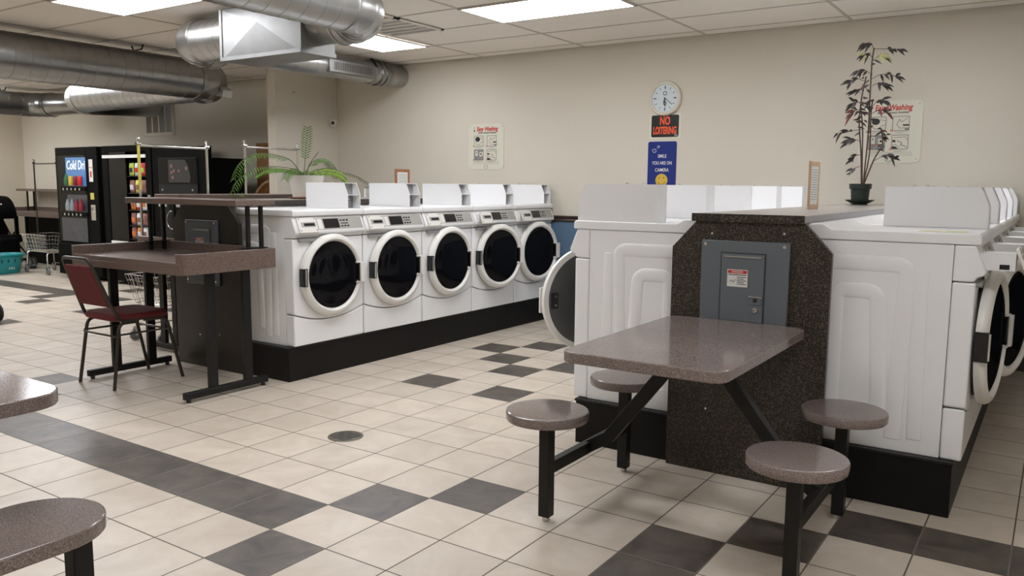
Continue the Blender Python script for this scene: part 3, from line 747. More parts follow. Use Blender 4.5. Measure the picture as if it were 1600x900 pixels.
bm = NB(); mbx(bm, F, x0+.28, x1-.27, .95, 1.18, .004, .0055); wobj('lower_window', bm, 'smoke', t)
bm = NB(); mbx(bm, F, x0+.10, x1-.30, .53, .86, .004, .0065); wobj('drink_poster', bm, 'smoke', t)
for row, (zz, cs) in enumerate(((1.305, ('cgreen', 'cyel', 'cmar', 'cred')), (.96, ('clear', 'clear', 'cmar', 'cmar')))):
    for q, c_ in enumerate(cs):
        bm = NB(); X = x0+.35+q*.115
        lathe(bm, [(.028, zz), (.031, zz+.01), (.031, zz+.115), (.024, zz+.13)] if row == 0 and q else [(.028, zz), (.031, zz+.01), (.031, zz+.09), (.014, zz+.14), (.014, zz+.16)], (X, VY0-.033-.009, 0), 'z', 16); wobj('display_can', bm, c_, t, smooth=True)
for zz in (1.27, .92):
    bm = NB(); mbx(bm, F, x0+.15, x1-.28, zz-.035, zz+.012, .0072, .02)
    wobj('button_rail', bm, 'blackv', t)
    for q in range(5):
        bm = NB(); disc(bm, F, x0+.22+q*.105, zz-.014, .018, .0205, .028, 14); wobj('button', bm, 'lit' if 0 else 'alu', t)
bm = NB(); mbx(bm, F, x1-.19, x1-.10, 1.36, 1.66, .0005, .006, 0); mbx(bm, F, x1-.165, x1-.125, 1.42, 1.50, .006, .007, 1); mbx(bm, F, x1-.18, x1-.11, 1.545, 1.555, .006, .007, 1); wobj('price_label', bm, ['paper', 'red'], t)
bm = NB(); mbx(bm, F, x1-.18, x1-.10, 1.12, 1.21, .0005, .008, 0); wobj('bill_slot', bm, 'bagy', t)
bm = NB(); mbx(bm, F, x1-.18, x1-.07, .84, 1.05, .0005, .010, 0); disc(bm, F, x1-.12, .95, .014, .010, .016, 12, 1); mbx(bm, F, x1-.16, x1-.14, .97, 1.01, .010, .011, 2); wobj('coin_plate', bm, ['alu', 'chrome', 'ink'], t)
# snack machine
t = thing('snack_vending_machine', 'black snack vending machine with glass front between drink and coffee machines', 'vending machine', (-7.6, 4.5, 0))
x0, x1 = -8.17, -7.06
bm = NB(); bx(bm, x0, x1, VY0+.40, VY1, 0, 1.83); bx(bm, x0, x0+.03, VY0+.05, VY0+.399, .05, 1.83); bx(bm, x1-.12, x1, VY0+.05, VY0+.399, .05, 1.83); bx(bm, x0+.03, x1-.12, VY0+.05, VY0+.399, 1.70, 1.83); bx(bm, x0+.03, x1-.12, VY0+.05, VY0+.399, .05, .42)
wobj('body', bm, 'blackv', t)
bm = NB(); bx(bm, x0, x0+.13, VY0, VY0+.0495, .05, 1.83); bx(bm, x1-.12, x1, VY0, VY0+.0495, .05, 1.83); bx(bm, x0+.13, x1-.12, VY0, VY0+.0495, 1.75, 1.83); bx(bm, x0+.13, x1-.12, VY0, VY0+.0495, .05, .50)
wobj('door', bm, 'blackv', t, bevel=.004)
F = face_y(0, VY0, 0)
bm = NB(); bx(bm, x0+.02, x1-.10, VY0-.01, VY0-.001, 1.67, 1.71); wobj('light_bar', bm, 'paper', t)
bm = NB(); mbx(bm, F, x0+.14, x0+.52, .50, .585, .0005, .004); wobj('delivery_flap', bm, 'paper', t)
bm = NB(); bx(bm, x0+.131, x0+.53, VY0+.01, VY0+.02, .501, 1.749); wobj('dark_window', bm, 'vgl', t)
bm = NB()
for zz in (.62, .80, 1.0, 1.22, 1.44): bx(bm, x0+.535, x1-.125, VY0+.022, VY0+.38, zz-.012, zz-.0005)
wobj('shelf', bm, 'charc', t)
bm = NB(); mbx(bm, F, x1-.09, x1-.03, 1.0, 1.20, .0005, .006, 0); mbx(bm, F, x1-.08, x1-.04, .72, .80, .0005, .006, 0); wobj('keypad', bm, ['alu'], t)
def bag(x, y, z, w_, h_, mat, mat2, label):
    bm = NB(); n = 8
    for sgn in (-1, 1):
        G2 = {}
        for i in range(n+1):
            for j in range(n+1):
                u, v = i/n, j/n
                G2[i, j] = bm.verts.new((x+(u-.5)*w_*(1-.08*math.sin(PI*v)), y+sgn*.028*math.sin(PI*u)**.7*math.sin(PI*v)**.7, z+v*h_))
        for i in range(n):
            for j in range(n): bm.faces.new((G2[i,j], G2[i+1,j], G2[i+1,j+1], G2[i,j+1])).material_index = 1 if 2 <= j <= 4 and 1 <= i <= 6 else 0
    bmesh.ops.remove_doubles(bm, verts=bm.verts, dist=.0003)
    tag(obj('snack_bag', bm, [mat, mat2], smooth=True), label, 'snack bag', 'snack bags in the vending machine')
rows = [(1.441, ('bagg', 'ink', 'lime green'), ('bagw', 'bagr', 'white and red'), 'top'), (1.221, ('bagp', 'bagw', 'brown'), ('bagy', 'bagp', 'yellow'), 'second'),
        (1.001, ('bagor', 'bagp', 'orange'), ('bagr', 'bagw', 'red'), 'third'), (.801, ('bagp', 'bagor', 'dark brown'), ('bagw', 'bagp', 'pale'), 'fourth'), (.621, ('bagp', 'bagor', 'brown and orange'), ('bagor', 'bagw', 'orange and white'), 'lowest')]
for zz, a, b, nm in rows:
    bag(x0+.600, VY0+.052, zz, .11, .165, a[0], a[1], f'{a[2]} snack bag at left on the {nm} shelf of the snack machine')
    bag(x0+.725, VY0+.052, zz, .11, .165, b[0], b[1], f'{b[2]} snack bag at right on the {nm} shelf of the snack machine')
    bag(x0+.850, VY0+.052, zz, .11, .165, b[1], a[0], f'snack bag behind the cart pole on the {nm} shelf of the snack machine')
# coffee machine
t = thing('coffee_vending_machine', 'black hot drink vending machine with dark window right of the snack machine', 'vending machine', (-6.47, 4.5, 0))
x0, x1 = -7.03, -5.90
bm = NB(); bx(bm, x0, x1, VY0+.05, 4.60, .05, 1.655); bx(bm, x0+.03, x1-.03, VY0+.08, 4.57, 0, .0495); wobj('body', bm, 'blackv', t, bevel=.006)
bm = NB(); bx(bm, x0, x1, VY0, VY0+.0495, .05, 1.79); wobj('door', bm, 'blackv', t, bevel=.006)
F = face_y(0, VY0, 0)
bm = NB(); mbx(bm, F, x0+.14, x1-.21, .30, 1.66, .0005, .012); wobj('front_panel', bm, 'charc', t, bevel=.003)
bm = NB(); mbx(bm, F, x0+.15, x1-.22, 1.40-.06, 1.65, .0125, .016); wobj('window', bm, 'vgl', t)
bm = NB(); prism2 = [(x0+.36, 1.36), (x0+.78, 1.36), (x0+.80, 1.42), (x0+.76, 1.56), (x0+.70, 1.635), (x0+.36, 1.635)]
V = [bm.verts.new(F @ Vector((a, b, .018))) for a, b in prism2]; bm.faces.new(V)
for a, b, r in ((.42, 1.56, .024), (.42, 1.48, .02), (.47, 1.50, .02), (.44, 1.42, .022), (.72, 1.53, .024), (.57, 1.5, .02)): disc(bm, F, x0+a, b, r, .0182, .019, 10, 1)
wobj('picture', bm, ['ink', 'bagp'], t)
bm = NB(); mbx(bm, F, x0+.17, x1-.24, 1.06, 1.20, .0125, .05); o = wobj('shelf_band', bm, 'steelp', t, bevel=.004)
bm = NB(); lathe(bm, [(.03, .0), (.045, .04), (.045, .12), (.02, .14)], (x0+.44, VY0-.06, 1.03), 'z', 16); wobj('nozzle', bm, 'charc', t, smooth=True)
bm = NB()
for a in (x0+.22, x1-.30): disc(bm, F, a, 1.27, .014, .0125, .02, 10)
wobj('knob', bm, 'alu', t)
bm = NB(); tube(bm, [(x0+.44+.1*math.cos(k*PI/10), VY0-.052, .90+.11*math.sin(k*PI/10)) for k in range(21)][:20], .006, 6, closed=True); wobj('cup_ring', bm, 'chrome', t, smooth=True)

# return air grille on back wall
t = thing('wall_air_grille', 'tall barred return air grille high on the back wall above the vending machines', 'air vent', (-8.49, YW, 2.03))
bm = NB(); bx(bm, -8.86, -8.12, YW-.012, YW-.002, 2.03, 2.62); wobj('frame', bm, 'wall', t)
bm = NB()
for k in range(4): bx(bm, -8.80+k*.16, -8.80+k*.16+.125, YW-.014, YW-.0125, 2.08, 2.57)
wobj('openings', bm, 'rail', t)
# stuff behind the fern
bm = NB(); bx(bm, -6.20, -5.86, 4.99, 5.02, 0, 1.87); tag(obj('cardboard_sheet', bm, 'darkwood'), 'tall brown board standing behind the fern by the wall stub', 'board')
t = thing('wicker_basket', 'big round tan-rimmed wicker basket on edge in front of the brown board', 'basket', (-5.56, 4.72, .611))
bm = NB(); lathe(bm, [(.365, -.02), (.385, -.035), (.40, -.02), (.392, .0), (.37, .0)], (0, 0, .40), 'y', 48, capa=False, capb=False); obj('rim', bm, 'beige', t, smooth=True)
bm = NB(); lathe(bm, [(.371, -.01), (.36, .05), (.30, .12), (.16, .15), (.01, .15)], (0, 0, .40), 'y', 48, capa=False); obj('bowl', bm, 'darkwood', t, smooth=True)
bm = NB(); lathe(bm, [(.19, -.012), (.20, -.02), (.21, -.012)], (.05, .08, .33), 'y', 36, capa=False, capb=False); obj('inner_ring', bm, 'beige', t, smooth=True)
t = thing('side_stand', 'dark stand holding the big wicker basket behind the left counter', 'stand', (-5.56, 4.75, 0))
bm = NB(); bx(bm, -5.90, -5.22, 4.62, 4.95, .575, .61); wobj('top', bm, 'gran2', t, bevel=.003)
for X in (-5.86, -5.26):
    for Y in (4.66, 4.91): bm = NB(); bx(bm, X-.02, X+.02, Y-.02, Y+.02, 0, .5745); wobj('leg', bm, 'black', t)

# ================================================================== DUCTS
def spiral(bm, p0, p1, r, step=.11, n=40, mi=0):
    """round duct with raised seams"""
    p0, p1 = Vector(p0), Vector(p1); d = p1-p0; L = d.length; k = max(1, int(L/step))
    pts = []; sc_ = []
    for i in range(k):
        for f, s in ((0, 1.0), (.93, 1.0), (.934, 1.012), (.964, 1.012), (.968, 1.0)):
            pts.append(p0+d*((i+f)/k)); sc_.append(s)
    pts.append(p1); sc_.append(1.0)
    tube(bm, pts, r, n, scale=sc_, mi=mi)
def elbow(bm, c, a0, a1, R, r, plane='xy', g=5, n=40):
    """gored elbow: centre c, sweeps angle a0->a1 with radius R"""
    pts = []; sc_ = []
    for i in range(g+1):
        a = a0+(a1-a0)*i/g
        q = Vector((c[0]+R*math.cos(a), c[1]+R*math.sin(a), c[2]))
        t_ = Vector((-math.sin(a), math.cos(a), 0))*(1 if a1 > a0 else -1)
        for off, s in ((-.012, 1.0), (-.010, 1.03), (.010, 1.03), (.012, 1.0)):
            pts.append(q+t_*off); sc_.append(s)
    tube(bm, pts, r, n, scale=sc_)
# plenum box
t = thing('duct_plenum_box', 'square galvanised sheet metal plenum box hanging under the ceiling', 'duct box', (-2.48, 2.2, 2.28))
BX0, BX1, BY0, BY1, BZ0, BZ1 = -2.93, -2.045, 2.05, 2.375, 2.28, 2.66
bm = NB(); bx(bm, BX0, BX1, BY0, BY1, BZ0, BZ1)
# cross-broken front face
cx_, cz_ = (BX0+BX1)/2, (BZ0+BZ1)/2
for q in [f for f in bm.faces if all(abs(v.co.y-BY0) < 1e-6 for v in f.verts)]:
    r_ = bmesh.ops.poke(bm, faces=[q]); r_['verts'][0].co.y -= .022; r_['verts'][0].co.z += .06
wobj('box', bm, 'galvb', t)
bm = NB(); bx(bm, BX0-.006, BX1+.006, BY0-.008, BY0-.001, BZ0, BZ0+.028); bx(bm, BX1+.001, BX1+.008, BY0-.008, BY1+.006, BZ0, BZ0+.028); bx(bm, BX0-.006, BX0+.02, BY0-.008, BY0-.001, BZ0+.028, BZ1)
wobj('flange', bm, 'galvb', t)
# duct 1: from above the camera into the box
t = thing('round_duct', 'short-range galvanised round duct crossing the top edge and elbowing into the plenum box', 'duct', (-1.45, 0, 2.50))
bm = NB(); spiral(bm, (-1.43, -4.7, 2.50), (-1.43, 1.84, 2.50), .165, .13); wobj('straight_run', bm, 'galv', t, smooth=True)
bm = NB(); elbow(bm, (-1.80, 1.85, 2.50), 0, PI/2, .37, .168); wobj('elbow', bm, 'galv', t, smooth=True)
bm = NB(); spiral(bm, (-1.81, 2.22, 2.50), (-2.044, 2.22, 2.50), .150, .08); wobj('collar', bm, 'galvd', t, smooth=True)
# duct 3: box -> elbow -> wall, with register
t = thing('round_duct', 'galvanised round duct from the plenum box to the back wall with a slotted register', 'duct', (-3.7, 3.8, 2.55))
bm = NB(); spiral(bm, (-2.931, 2.21, 2.49), (-3.34, 2.21, 2.49), .165, .09); wobj('takeoff', bm, 'galv', t, smooth=True)
bm = NB(); elbow(bm, (-3.35, 2.53, 2.50), -PI/2, -PI, .32, .165, g=4); wobj('elbow', bm, 'galv', t, smooth=True)
bm = NB(); tube(bm, [(-3.67, 2.53, 2.50), (-3.78, 2.75, 2.54)], .16, 36, scale=[1, .78]); spiral(bm, (-3.78, 2.75, 2.54), (-3.84, 5.128, 2.565), .115, .12); wobj('straight_run', bm, 'galv', t, smooth=True)
bm = NB()
for Y, s in ((4.62, 1.12), (4.72, 1.2), (4.80, 1.15), (4.86, 1.08)): tube(bm, [(-3.835, Y-.022, 2.563), (-3.835, Y+.022, 2.563)], .115*s, 36)
wobj('joint_bands', bm, 'galvd', t, smooth=True)
bm = NB(); bx(bm, -3.83, -3.668, 3.88, 4.55, 2.475, 2.60, 0)
rg = wobj('register', bm, 'galvb', t, bevel=.004)
bm = NB(); bx(bm, -3.6675, -3.6665, 3.94, 4.48, 2.50, 2.575, 0)
for k in range(22): bx(bm, -3.6665, -3.662, 3.945+k*.0245, 3.955+k*.0245, 2.50, 2.575, 1)
o = wobj('louvres', bm, ['rail', 'galvb'], t); o.parent = rg; o.location = (0,0,0)
bm = NB(); tube(bm, [(-3.80, 4.60, 2.70), (-3.76, 4.60, 2.68), (-3.71, 4.60, 2.60)], .012, 8); wobj('strap', bm, 'black', t)
# duct 2: long run on left, elbow into duct 4, elbow
t = thing('round_duct', 'long large round duct running along the upper left toward the camera and turning back left', 'duct', (-5.22, 1, 2.445))
bm = NB(); spiral(bm, (-5.22, -4.7, 2.445), (-5.22, 3.40, 2.445), .203, .14); wobj('straight_run', bm, 'galvd', t, smooth=True)
bm = NB(); elbow(bm, (-5.56, 3.41, 2.445), 0, PI/2, .34, .205, g=4); wobj('elbow', bm, 'galvd', t, smooth=True)
bm = NB(); tube(bm, [(-5.56, 3.75, 2.44), (-5.70, 3.75, 2.435)], .2, 40, scale=[1, .9]); spiral(bm, (-5.70, 3.75, 2.435), (-7.95, 3.74, 2.42), .18, .14); wobj('cross_run', bm, 'galv', t, smooth=True)
bm = NB(); elbow(bm, (-7.96, 4.04, 2.42), -PI/2, -PI, .30, .182, g=4); tube(bm, [(-8.26, 4.05, 2.42), (-8.26, 4.9, 2.45)], .18, 36); wobj('far_elbow', bm, 'galv', t, smooth=True)
bm = NB(); tube(bm, [(-5.30, 2.78, 2.70), (-5.27, 2.78, 2.655), (-5.13, 2.78, 2.655), (-5.10, 2.78, 2.70)], .008, 6); wobj('hanger', bm, 'black', t)
bm = NB(); prism(bm, [(-5.20, 2.30), (-5.03, 2.27), (-5.01, 2.34), (-5.10, 2.39)], 'y', 3.62, 3.74); wobj('takeoff_tab', bm, 'galv', t)
# duct 5 far left
t = thing('round_duct', 'dark galvanised round duct at far left ending near the wall grille', 'duct', (-10.0, 2, 2.48))
bm = NB(); spiral(bm, (-10.30, -4.7, 2.48), (-10.30, 4.05, 2.48), .17, .18); wobj('straight_run', bm, 'galvd', t, smooth=True)
bm = NB(); elbow(bm, (-9.98, 4.06, 2.48), PI, PI/2, .32, .172, g=4); wobj('elbow', bm, 'galvd', t, smooth=True)
bm = NB(); tube(bm, [(-9.97, 4.38, 2.48), (-9.5, 4.44, 2.48), (-9.12, 4.62, 2.46)], .165, 36, scale=[1, .9, .8]); wobj('transition', bm, 'galvd', t, smooth=True)
bm = NB(); tube(bm, [(-10.40, 3.85, 2.70), (-10.36, 3.85, 2.655), (-10.24, 3.85, 2.655), (-10.20, 3.85, 2.70)], .008, 6); wobj('hanger', bm, 'black', t)

# ================================================================== WALL ITEMS
# clock
t = thing('wall_clock', 'round cream-rimmed wall clock above the loitering sign', 'clock', (-.61, YW, 2.165))
F = face_y(-.61, YW, 2.165)
bm = NB(); lathe(bm, [(.158, -.001), (.160, -.02), (.150, -.036), (.138, -.040), (.128, -.032), (.126, -.022)], (-.61, YW, 2.165), 'y', 48, capa=False, capb=False); wobj('rim', bm, 'clockr', t, smooth=True)
bm = NB(); disc(bm, F, 0, 0, .128, .014, .022, 48); dial = wobj('dial', bm, 'clockf', t)
bm = NB()
for k in range(12):
    a = k*PI/6; ra, rb = (.085, .113) if k % 3 == 0 else (.088, .110)
    for d in (-.03, .03) if k % 3 == 0 else (0,):
        stroke(bm, F, [(ra*math.sin(a+d), ra*math.cos(a+d)), (rb*math.sin(a+d), rb*math.cos(a+d))], .005, 0, .0228)
disc(bm, F, 0, .045, .02, .0222, .0228, 12, 0, rin=.014); disc(bm, F, 0, -.045, .018, .0222, .0228, 12, 0, rin=.012)
o = wobj('numerals', bm, 'ink', t)
bm = NB(); stroke(bm, F, [(0, 0), (.002, -.075)], .009, 0, .0245); stroke(bm, F, [(-.01, .01), (.072, -.058)], .006, 0, .025); stroke(bm, F, [(0, 0), (-.012, -.03), (.004, -.05)], .008, 0, .0247); disc(bm, F, 0, 0, .007, .024, .027, 12)
wobj('hands', bm, 'ink', t)
def panel(name, label, cat, x0, x1, z0, z1, rad, mat, y=YW, th=.003):
    t = thing(name, label, cat, ((x0+x1)/2, y, z0)); bm = NB()
    pl = rrect(x0, x1, z0, z1, rad, 5); prism(bm, pl, 'y', y-th-.001, y-.001); wobj('board', bm, mat, t); return t
def wtext(t, name, items, mat, y):
    bm = NB()
    for s, x, z, size, kw in items: addtext(bm, s, size, face_y(x, y, z), **kw)
    return wobj(name, bm, mat, t)
# NO LOITERING
t = panel('loitering_sign', 'black sign with orange NO LOITERING lettering under the clock', 'sign', -.745, -.475, 1.815, 2.015, .015, 'signk')
wtext(t, 'lettering', [('NO', -.610, 1.960, .104, dict(sx=.62, bold=.0035)), ('LOITERING', -.610, 1.872, .092, dict(sx=.50, bold=.0035))], 'orange', YW-.005)
bm = NB(); mbx(bm, face_y(0, YW-.004, 0), -.515, -.482, 1.822, 1.838, .0002, .001); wobj('small_tag', bm, 'inkg', t)
panel('clear_plastic_backer', 'thin pale backing sheet behind the loitering sign', 'sheet', -.765, -.455, 1.80, 2.03, .004, 'cream', th=.0008) 
# SMILE sign
t = panel('camera_notice_sign', 'blue SMILE YOU ARE ON CAMERA sign with yellow smiley', 'sign', -.772, -.487, 1.30, 1.775, .018, 'signb')
wtext(t, 'lettering', [('SMILE', -.628, 1.640, .044, dict(sx=.8, bold=.0004)), ('YOU ARE ON', -.628, 1.576, .044, dict(sx=.74, bold=.0004)), ('CAMERA', -.628, 1.512, .044, dict(sx=.8, bold=.0004))], 'paper', YW-.005)
F = face_y(-.628, YW-.004, 1.418)
bm = NB(); disc(bm, F, 0, 0, .060, .0002, .0015, 32, 0); disc(bm, F, -.022, .022, .007, .0016, .002, 10, 1, sx=.7); disc(bm, F, .022, .022, .007, .0016, .002, 10, 1, sx=.7)
stroke(bm, F, [(.038*math.cos(a), -.004+.036*math.sin(a)) for a in [PI*1.1+PI*.8*k/10 for k in range(11)]], .004, 0, .002, 1)
wobj('smiley', bm, ['yellow', 'ink'], t)
bm = NB(); F = face_y(-.628, YW-.004, 1.70)
stroke(bm, F, [(-.10, .0), (-.092, -.022), (-.07, -.025), (-.06, -.008), (-.075, .008), (-.10, 0)], .004, 0, .0012); stroke(bm, F, [(-.055, .014), (-.03, .022), (-.028, .034), (-.05, .034), (-.045, .026)], .004, 0, .0012)
wobj('camera_drawing', bm, 'paper', t)
# Easy Washing boards
def board(label, x0, z0, w_, h_):
    x1, z1 = x0+w_, z0+h_
    t = panel('instruction_board', label, 'sign', x0, x1, z0, z1, .045, 'cream', th=.004)
    F = face_y(0, YW-.005, 0)
    bm = NB(); addtext(bm, 'Easy Washing', .063, F @ Matrix.Translation((x0+w_*.53, z1-.055, .0008)), sx=.78, shear=.2, bold=.0018); wobj('title', bm, 'red', t)
    bm = NB(); addtext(bm, 'FRONT LOADING WASHERS', .018, F @ Matrix.Translation((x0+w_*.53, z1-.095, .0008)), bold=.0005); disc(bm, F, x0+.075, z1-.07, .012, 0, .001, 10, sx=.7); stroke(bm, F, [(x0+.07, z1-.05), (x0+.08, z1-.03)], .004)
    wobj('subtitle', bm, 'ink', t)
    for q, (px, pz) in enumerate(((x0+.075, z1-.235), (x0+.245, z1-.235), (x0+.075, z1-.380), (x0+.245, z1-.380))):
        bm = NB(); a, b = px, pz; s = .12; h = .11
        if q == 2: mbx(bm, F, a, a+s, b, b+h, .0002, .0006, 1)
        stroke(bm, F, [(a, b), (a+s, b), (a+s, b+h), (a, b+h), (a, b)], .0035, 0, .0012)
        if q == 0:
            disc(bm, F, a+.045, b+.075, .026, .0008, .0013, 14, sx=1.2); stroke(bm, F, [(a+.02, b+.05), (a+.03, b+.02), (a+.07, b+.015), (a+.09, b+.04), (a+.12, b+.05)], .003, 0, .0013); stroke(bm, F, [(a+.075, b+.09), (a+.115, b+.08)], .003, 0, .0013)
        elif q == 1:
            mbx(bm, F, a+.075, a+.118, b+.036, b+.048, .0006, .0012); mbx(bm, F, a+.09, a+.118, b+.006, b+.014, .0006, .0012)
            stroke(bm, F, [(a+.11, b+.10), (a+.07, b+.07), (a+.055, b+.075), (a+.05, b+.09), (a+.03, b+.05), (a+.05, b+.02), (a+.12, b+.02)], .003, 0, .0013)
        elif q == 2:
            mbx(bm, F, a+.015, a+.045, b+.045, b+.10, .0007, .0011, 2); mbx(bm, F, a+.07, a+.115, b+.04, b+.085, .0007, .0011, 2); disc(bm, F, a+.09, b+.064, .010, .0011, .0015, 10); stroke(bm, F, [(a+.03, b+.09), (a+.03, b+.07)], .007, 0, .0015); stroke(bm, F, [(a+.03, b+.04), (a+.025, b)], .003, 0, .0013); stroke(bm, F, [(a+.10, b+.055), (a+.12, b+.04)], .003, 0, .0015)
        else:
            mbx(bm, F, a+.005, a+.028, b+.055, b+.072, .0006, .0012); 
            V = [bm.verts.new(F @ Vector((a+xx, b+zz, .0012))) for xx, zz in ((.004, .003), (.05, .003), (.035, .018), (.02, .023), (.004, .024))]; bm.faces.new(V)
            stroke(bm, F, [(a+.004, b+.036), (a+.03, b+.036), (a+.06, b+.01)], .003, 0, .0013); stroke(bm, F, [(a+.04, b+.065), (a+.075, b+.05), (a+.065, b+.03), (a+.09, b+.028), (a+.115, b+.012)], .004, 0, .0013); stroke(bm, F, [(a+.01, b+.09), (a+.10, b+.095), (a+.118, b+.07)], .003, 0, .0013)
        disc(bm, F, a-.005, b+.002, .010, .0008, .0015, 12, 3, rin=.006)
        for k in range(2): stroke(bm, F, [(a+.02, b-.010-k*.009), (a+.11-.03*k, b-.010-k*.009)], .0022, 0, .001, 1)
        wobj('drawing', bm, ['ink', 'inkg', 'cream', 'red'], t)
    bm = NB()
    for k in range(3): stroke(bm, F, [(x0+.06, z0+.085-k*.012), (x1-.06, z0+.085-k*.012)], .002, 0, .001)
    disc(bm, F, x0+w_*.5, z0+.03, .02, .0004, .001, 16, 0, rin=.015, sx=1.3)
    for X, Z in ((x0+.025, z0+.03), (x1-.03, z0+.03), (x0+.025, z1-.03), (x1-.03, z1-.03)): disc(bm, F, X, Z, .004, 0, .0015, 8)
    wobj('fine_print', bm, 'inkg', t)
board('cream Easy Washing instruction board on the wall above the left washer row', -2.875, 1.525, .46, .48)
board('cream Easy Washing instruction board half hidden behind the tall thin plant', 1.085, 1.56, .46, .49)
# camera in corner + outlet plate
t = thing('security_camera', 'small white security camera in the wall corner near the round duct', 'camera', (-4.86, 5.04, 2.08))
bm = NB(); tube(bm, [(-4.859, 5.06, 2.10), (-4.82, 5.04, 2.10)], .022, 16); tube(bm, [(-4.83, 5.04, 2.10), (-4.80, 5.0, 2.075)], .014, 12); wobj('bracket', bm, 'clockr', t, smooth=True)
bm = NB(); tube(bm, [(-4.82, 5.03, 2.09), (-4.755, 4.95, 2.075)], .036, 20); b_ = wobj('body', bm, 'clockr', t, smooth=True)
bm = NB(); tube(bm, [(-4.756, 4.951, 2.0755), (-4.750, 4.943, 2.074)], .021, 16); o = wobj('lens', bm, 'ink', t, smooth=True)
bm = NB(); tube(bm, smooth_path([(-4.855, 5.08, 2.10), (-4.855, 5.10, 2.30), (-4.853, 5.085, 2.5), (-4.855, 5.09, 2.695)]), .004, 6); wobj('cable', bm, 'clockr', t, smooth=True)
bm = NB(); bx(bm, -4.86, -4.856, 4.42, 4.50, 2.35, 2.42, 0); bx(bm, -4.856, -4.8545, 4.44, 4.455, 2.375, 2.40, 1); bx(bm, -4.856, -4.8545, 4.475, 4.482, 2.38, 2.40, 1)
tag(obj('outlet_plate', bm, ['wall', 'inkg']), 'small plate with dark sockets high on the wall stub', 'outlet')

# counter notices
def notice(label, x, y0, y1, z0, z1, frame):
    t = thing('framed_notice', label, 'notice', (x, (y0+y1)/2, z0)); s = .028
    bm = NB(); bx(bm, x-.007, x+.004, y0, y0+s, z0, z1); bx(bm, x-.007, x+.004, y1-s, y1, z0, z1); bx(bm, x-.007, x+.004, y0+s, y1-s, z1-s, z1); bx(bm, x-.007, x+.004, y0+s, y1-s, z0, z0+s); wobj('wood_frame', bm, frame, t, bevel=.002)
    bm = NB(); bx(bm, x-.006, x+.002, y0+s, y1-s, z0+s, z1-s, 0)
    zz = z1-s-.02; k = 0
    while zz > z0+s+.02:
        bx(bm, x+.002, x+.0025, y0+s+.012+.004*(k % 3), y1-s-.012-.006*(k % 2), zz-.003, zz, 1); zz -= .014; k += 1
    wobj('paper_sheet', bm, ['paper', 'inkg'], t)
notice('wood-framed notice standing on the right counter near the tall plant', 1.30, 2.77, 2.99, 1.2365, 1.51, 'wood')
notice('wood-framed notice standing on the left counter behind the second washer', -2.62, 3.66, 3.86, 1.2365, 1.50, 'woodr')
t = thing('glass_jar', 'small square glass jar on the left counter beside the fern', 'jar', (-2.60, 3.32, 1.2365))
bm = NB(); prism(bm, rrect(-2.65, -2.55, 3.27, 3.37, .02, 4), 'z', 1.2365, 1.32); wobj('body', bm, 'jarg', t, smooth=True)
bm = NB(); prism(bm, rrect(-2.645, -2.555, 3.275, 3.365, .02, 4), 'z', 1.3205, 1.334); wobj('lid', bm, 'steelp', t)

# ================================================================== FERN
t = thing('potted_fern', 'green palm-like fern with long arching fronds in a white pot on the left counter', 'potted plant', (-2.65, 2.62, 1.2365))
bm = NB(); lathe(bm, [(.112, 1.250), (.122, 1.30), (.142, 1.405), (.150, 1.425), (.140, 1.425), (.130, 1.395), (.03, 1.39)], (-2.65, 2.62, 0), 'z', 40); wobj('pot', bm, 'potw', t, smooth=True)
bm = NB(); lathe(bm, [(.13, 1.2368), (.145, 1.2485), (.10, 1.2495)], (-2.65, 2.62, 0), 'z', 32); wobj('saucer', bm, 'woodr', t, smooth=True)
def frond(pts, ll, dens, mat, start=.25, droop=.5, taper=.5, stalk=.0035, up=Vector((0,0,1))):
    P = smooth_path(pts, 10); bm = NB(); n = len(P)
    tube(bm, P, stalk, 6, mi=1, scale=[1-.6*i/n for i in range(n)])
    L = [0]
    for a, b in zip(P, P[1:]): L.append(L[-1]+(b-a).length)
    tot = L[-1]; k = int(tot*(1-start)/dens)
    for q in range(k):
        s = tot*(start+(1-start)*q/k); i = max(j for j in range(n-1) if L[j] <= s)
        f = (s-L[i])/(L[i+1]-L[i]); p = P[i].lerp(P[i+1], f); tg = (P[i+1]-P[i]).normalized()
        side = tg.cross(up)
        if side.length < .2: side = tg.cross(Vector((1, .3, 0)))
        side.normalize(); nrm = side.cross(tg).normalized()
        prog = q/k; l = ll*(1-taper*abs(prog*1.6-.7)**2)*(.9+.2*random.random())
        l = max(l, ll*.25)
        for sg in (-1, 1):
            d = (side*sg*.8+tg*.55-nrm*droop*.6).normalized()
            w_ = tg*.0042
            a1 = p; m1 = p+d*l*.5; e1 = p+d*l*.95-up*l*droop*.35
            v = [bm.verts.new(c) for c in (a1-w_*.5, a1+w_*.5, m1+w_*1.15, m1-w_*1.15, e1)]
            bm.faces.new((v[0], v[1], v[2], v[3])); bm.faces.new((v[3], v[2], v[4]))
    o = wobj('frond', bm, [mat, 'stalk'], t); return o
X = -2.66
frond([(X, 2.59, 1.40), (X+.03, 2.47, 1.52), (X+.06, 2.34, 1.565), (X+.08, 2.14, 1.584), (X+.10, 1.99, 1.564), (X+.11, 1.87, 1.471), (X+.12, 1.838, 1.371)], .10, .023, 'green', .25)
frond([(X, 2.58, 1.40), (X+.10, 2.45, 1.455), (X+.16, 2.32, 1.475), (X+.18, 2.13, 1.484), (X+.20, 1.95, 1.463), (X+.20, 1.81, 1.385), (X+.20, 1.758, 1.315), (X+.2, 1.789, 1.268), (X+.19, 1.846, 1.291)], .075, .023, 'green', .45)
frond([(X, 2.60, 1.40), (X, 2.612, 1.5), (X, 2.624, 1.60), (X, 2.641, 1.731), (X, 2.651, 1.824)], .070, .019, 'green', .38, .25, up=Vector((.75, -.66, 0.1)))
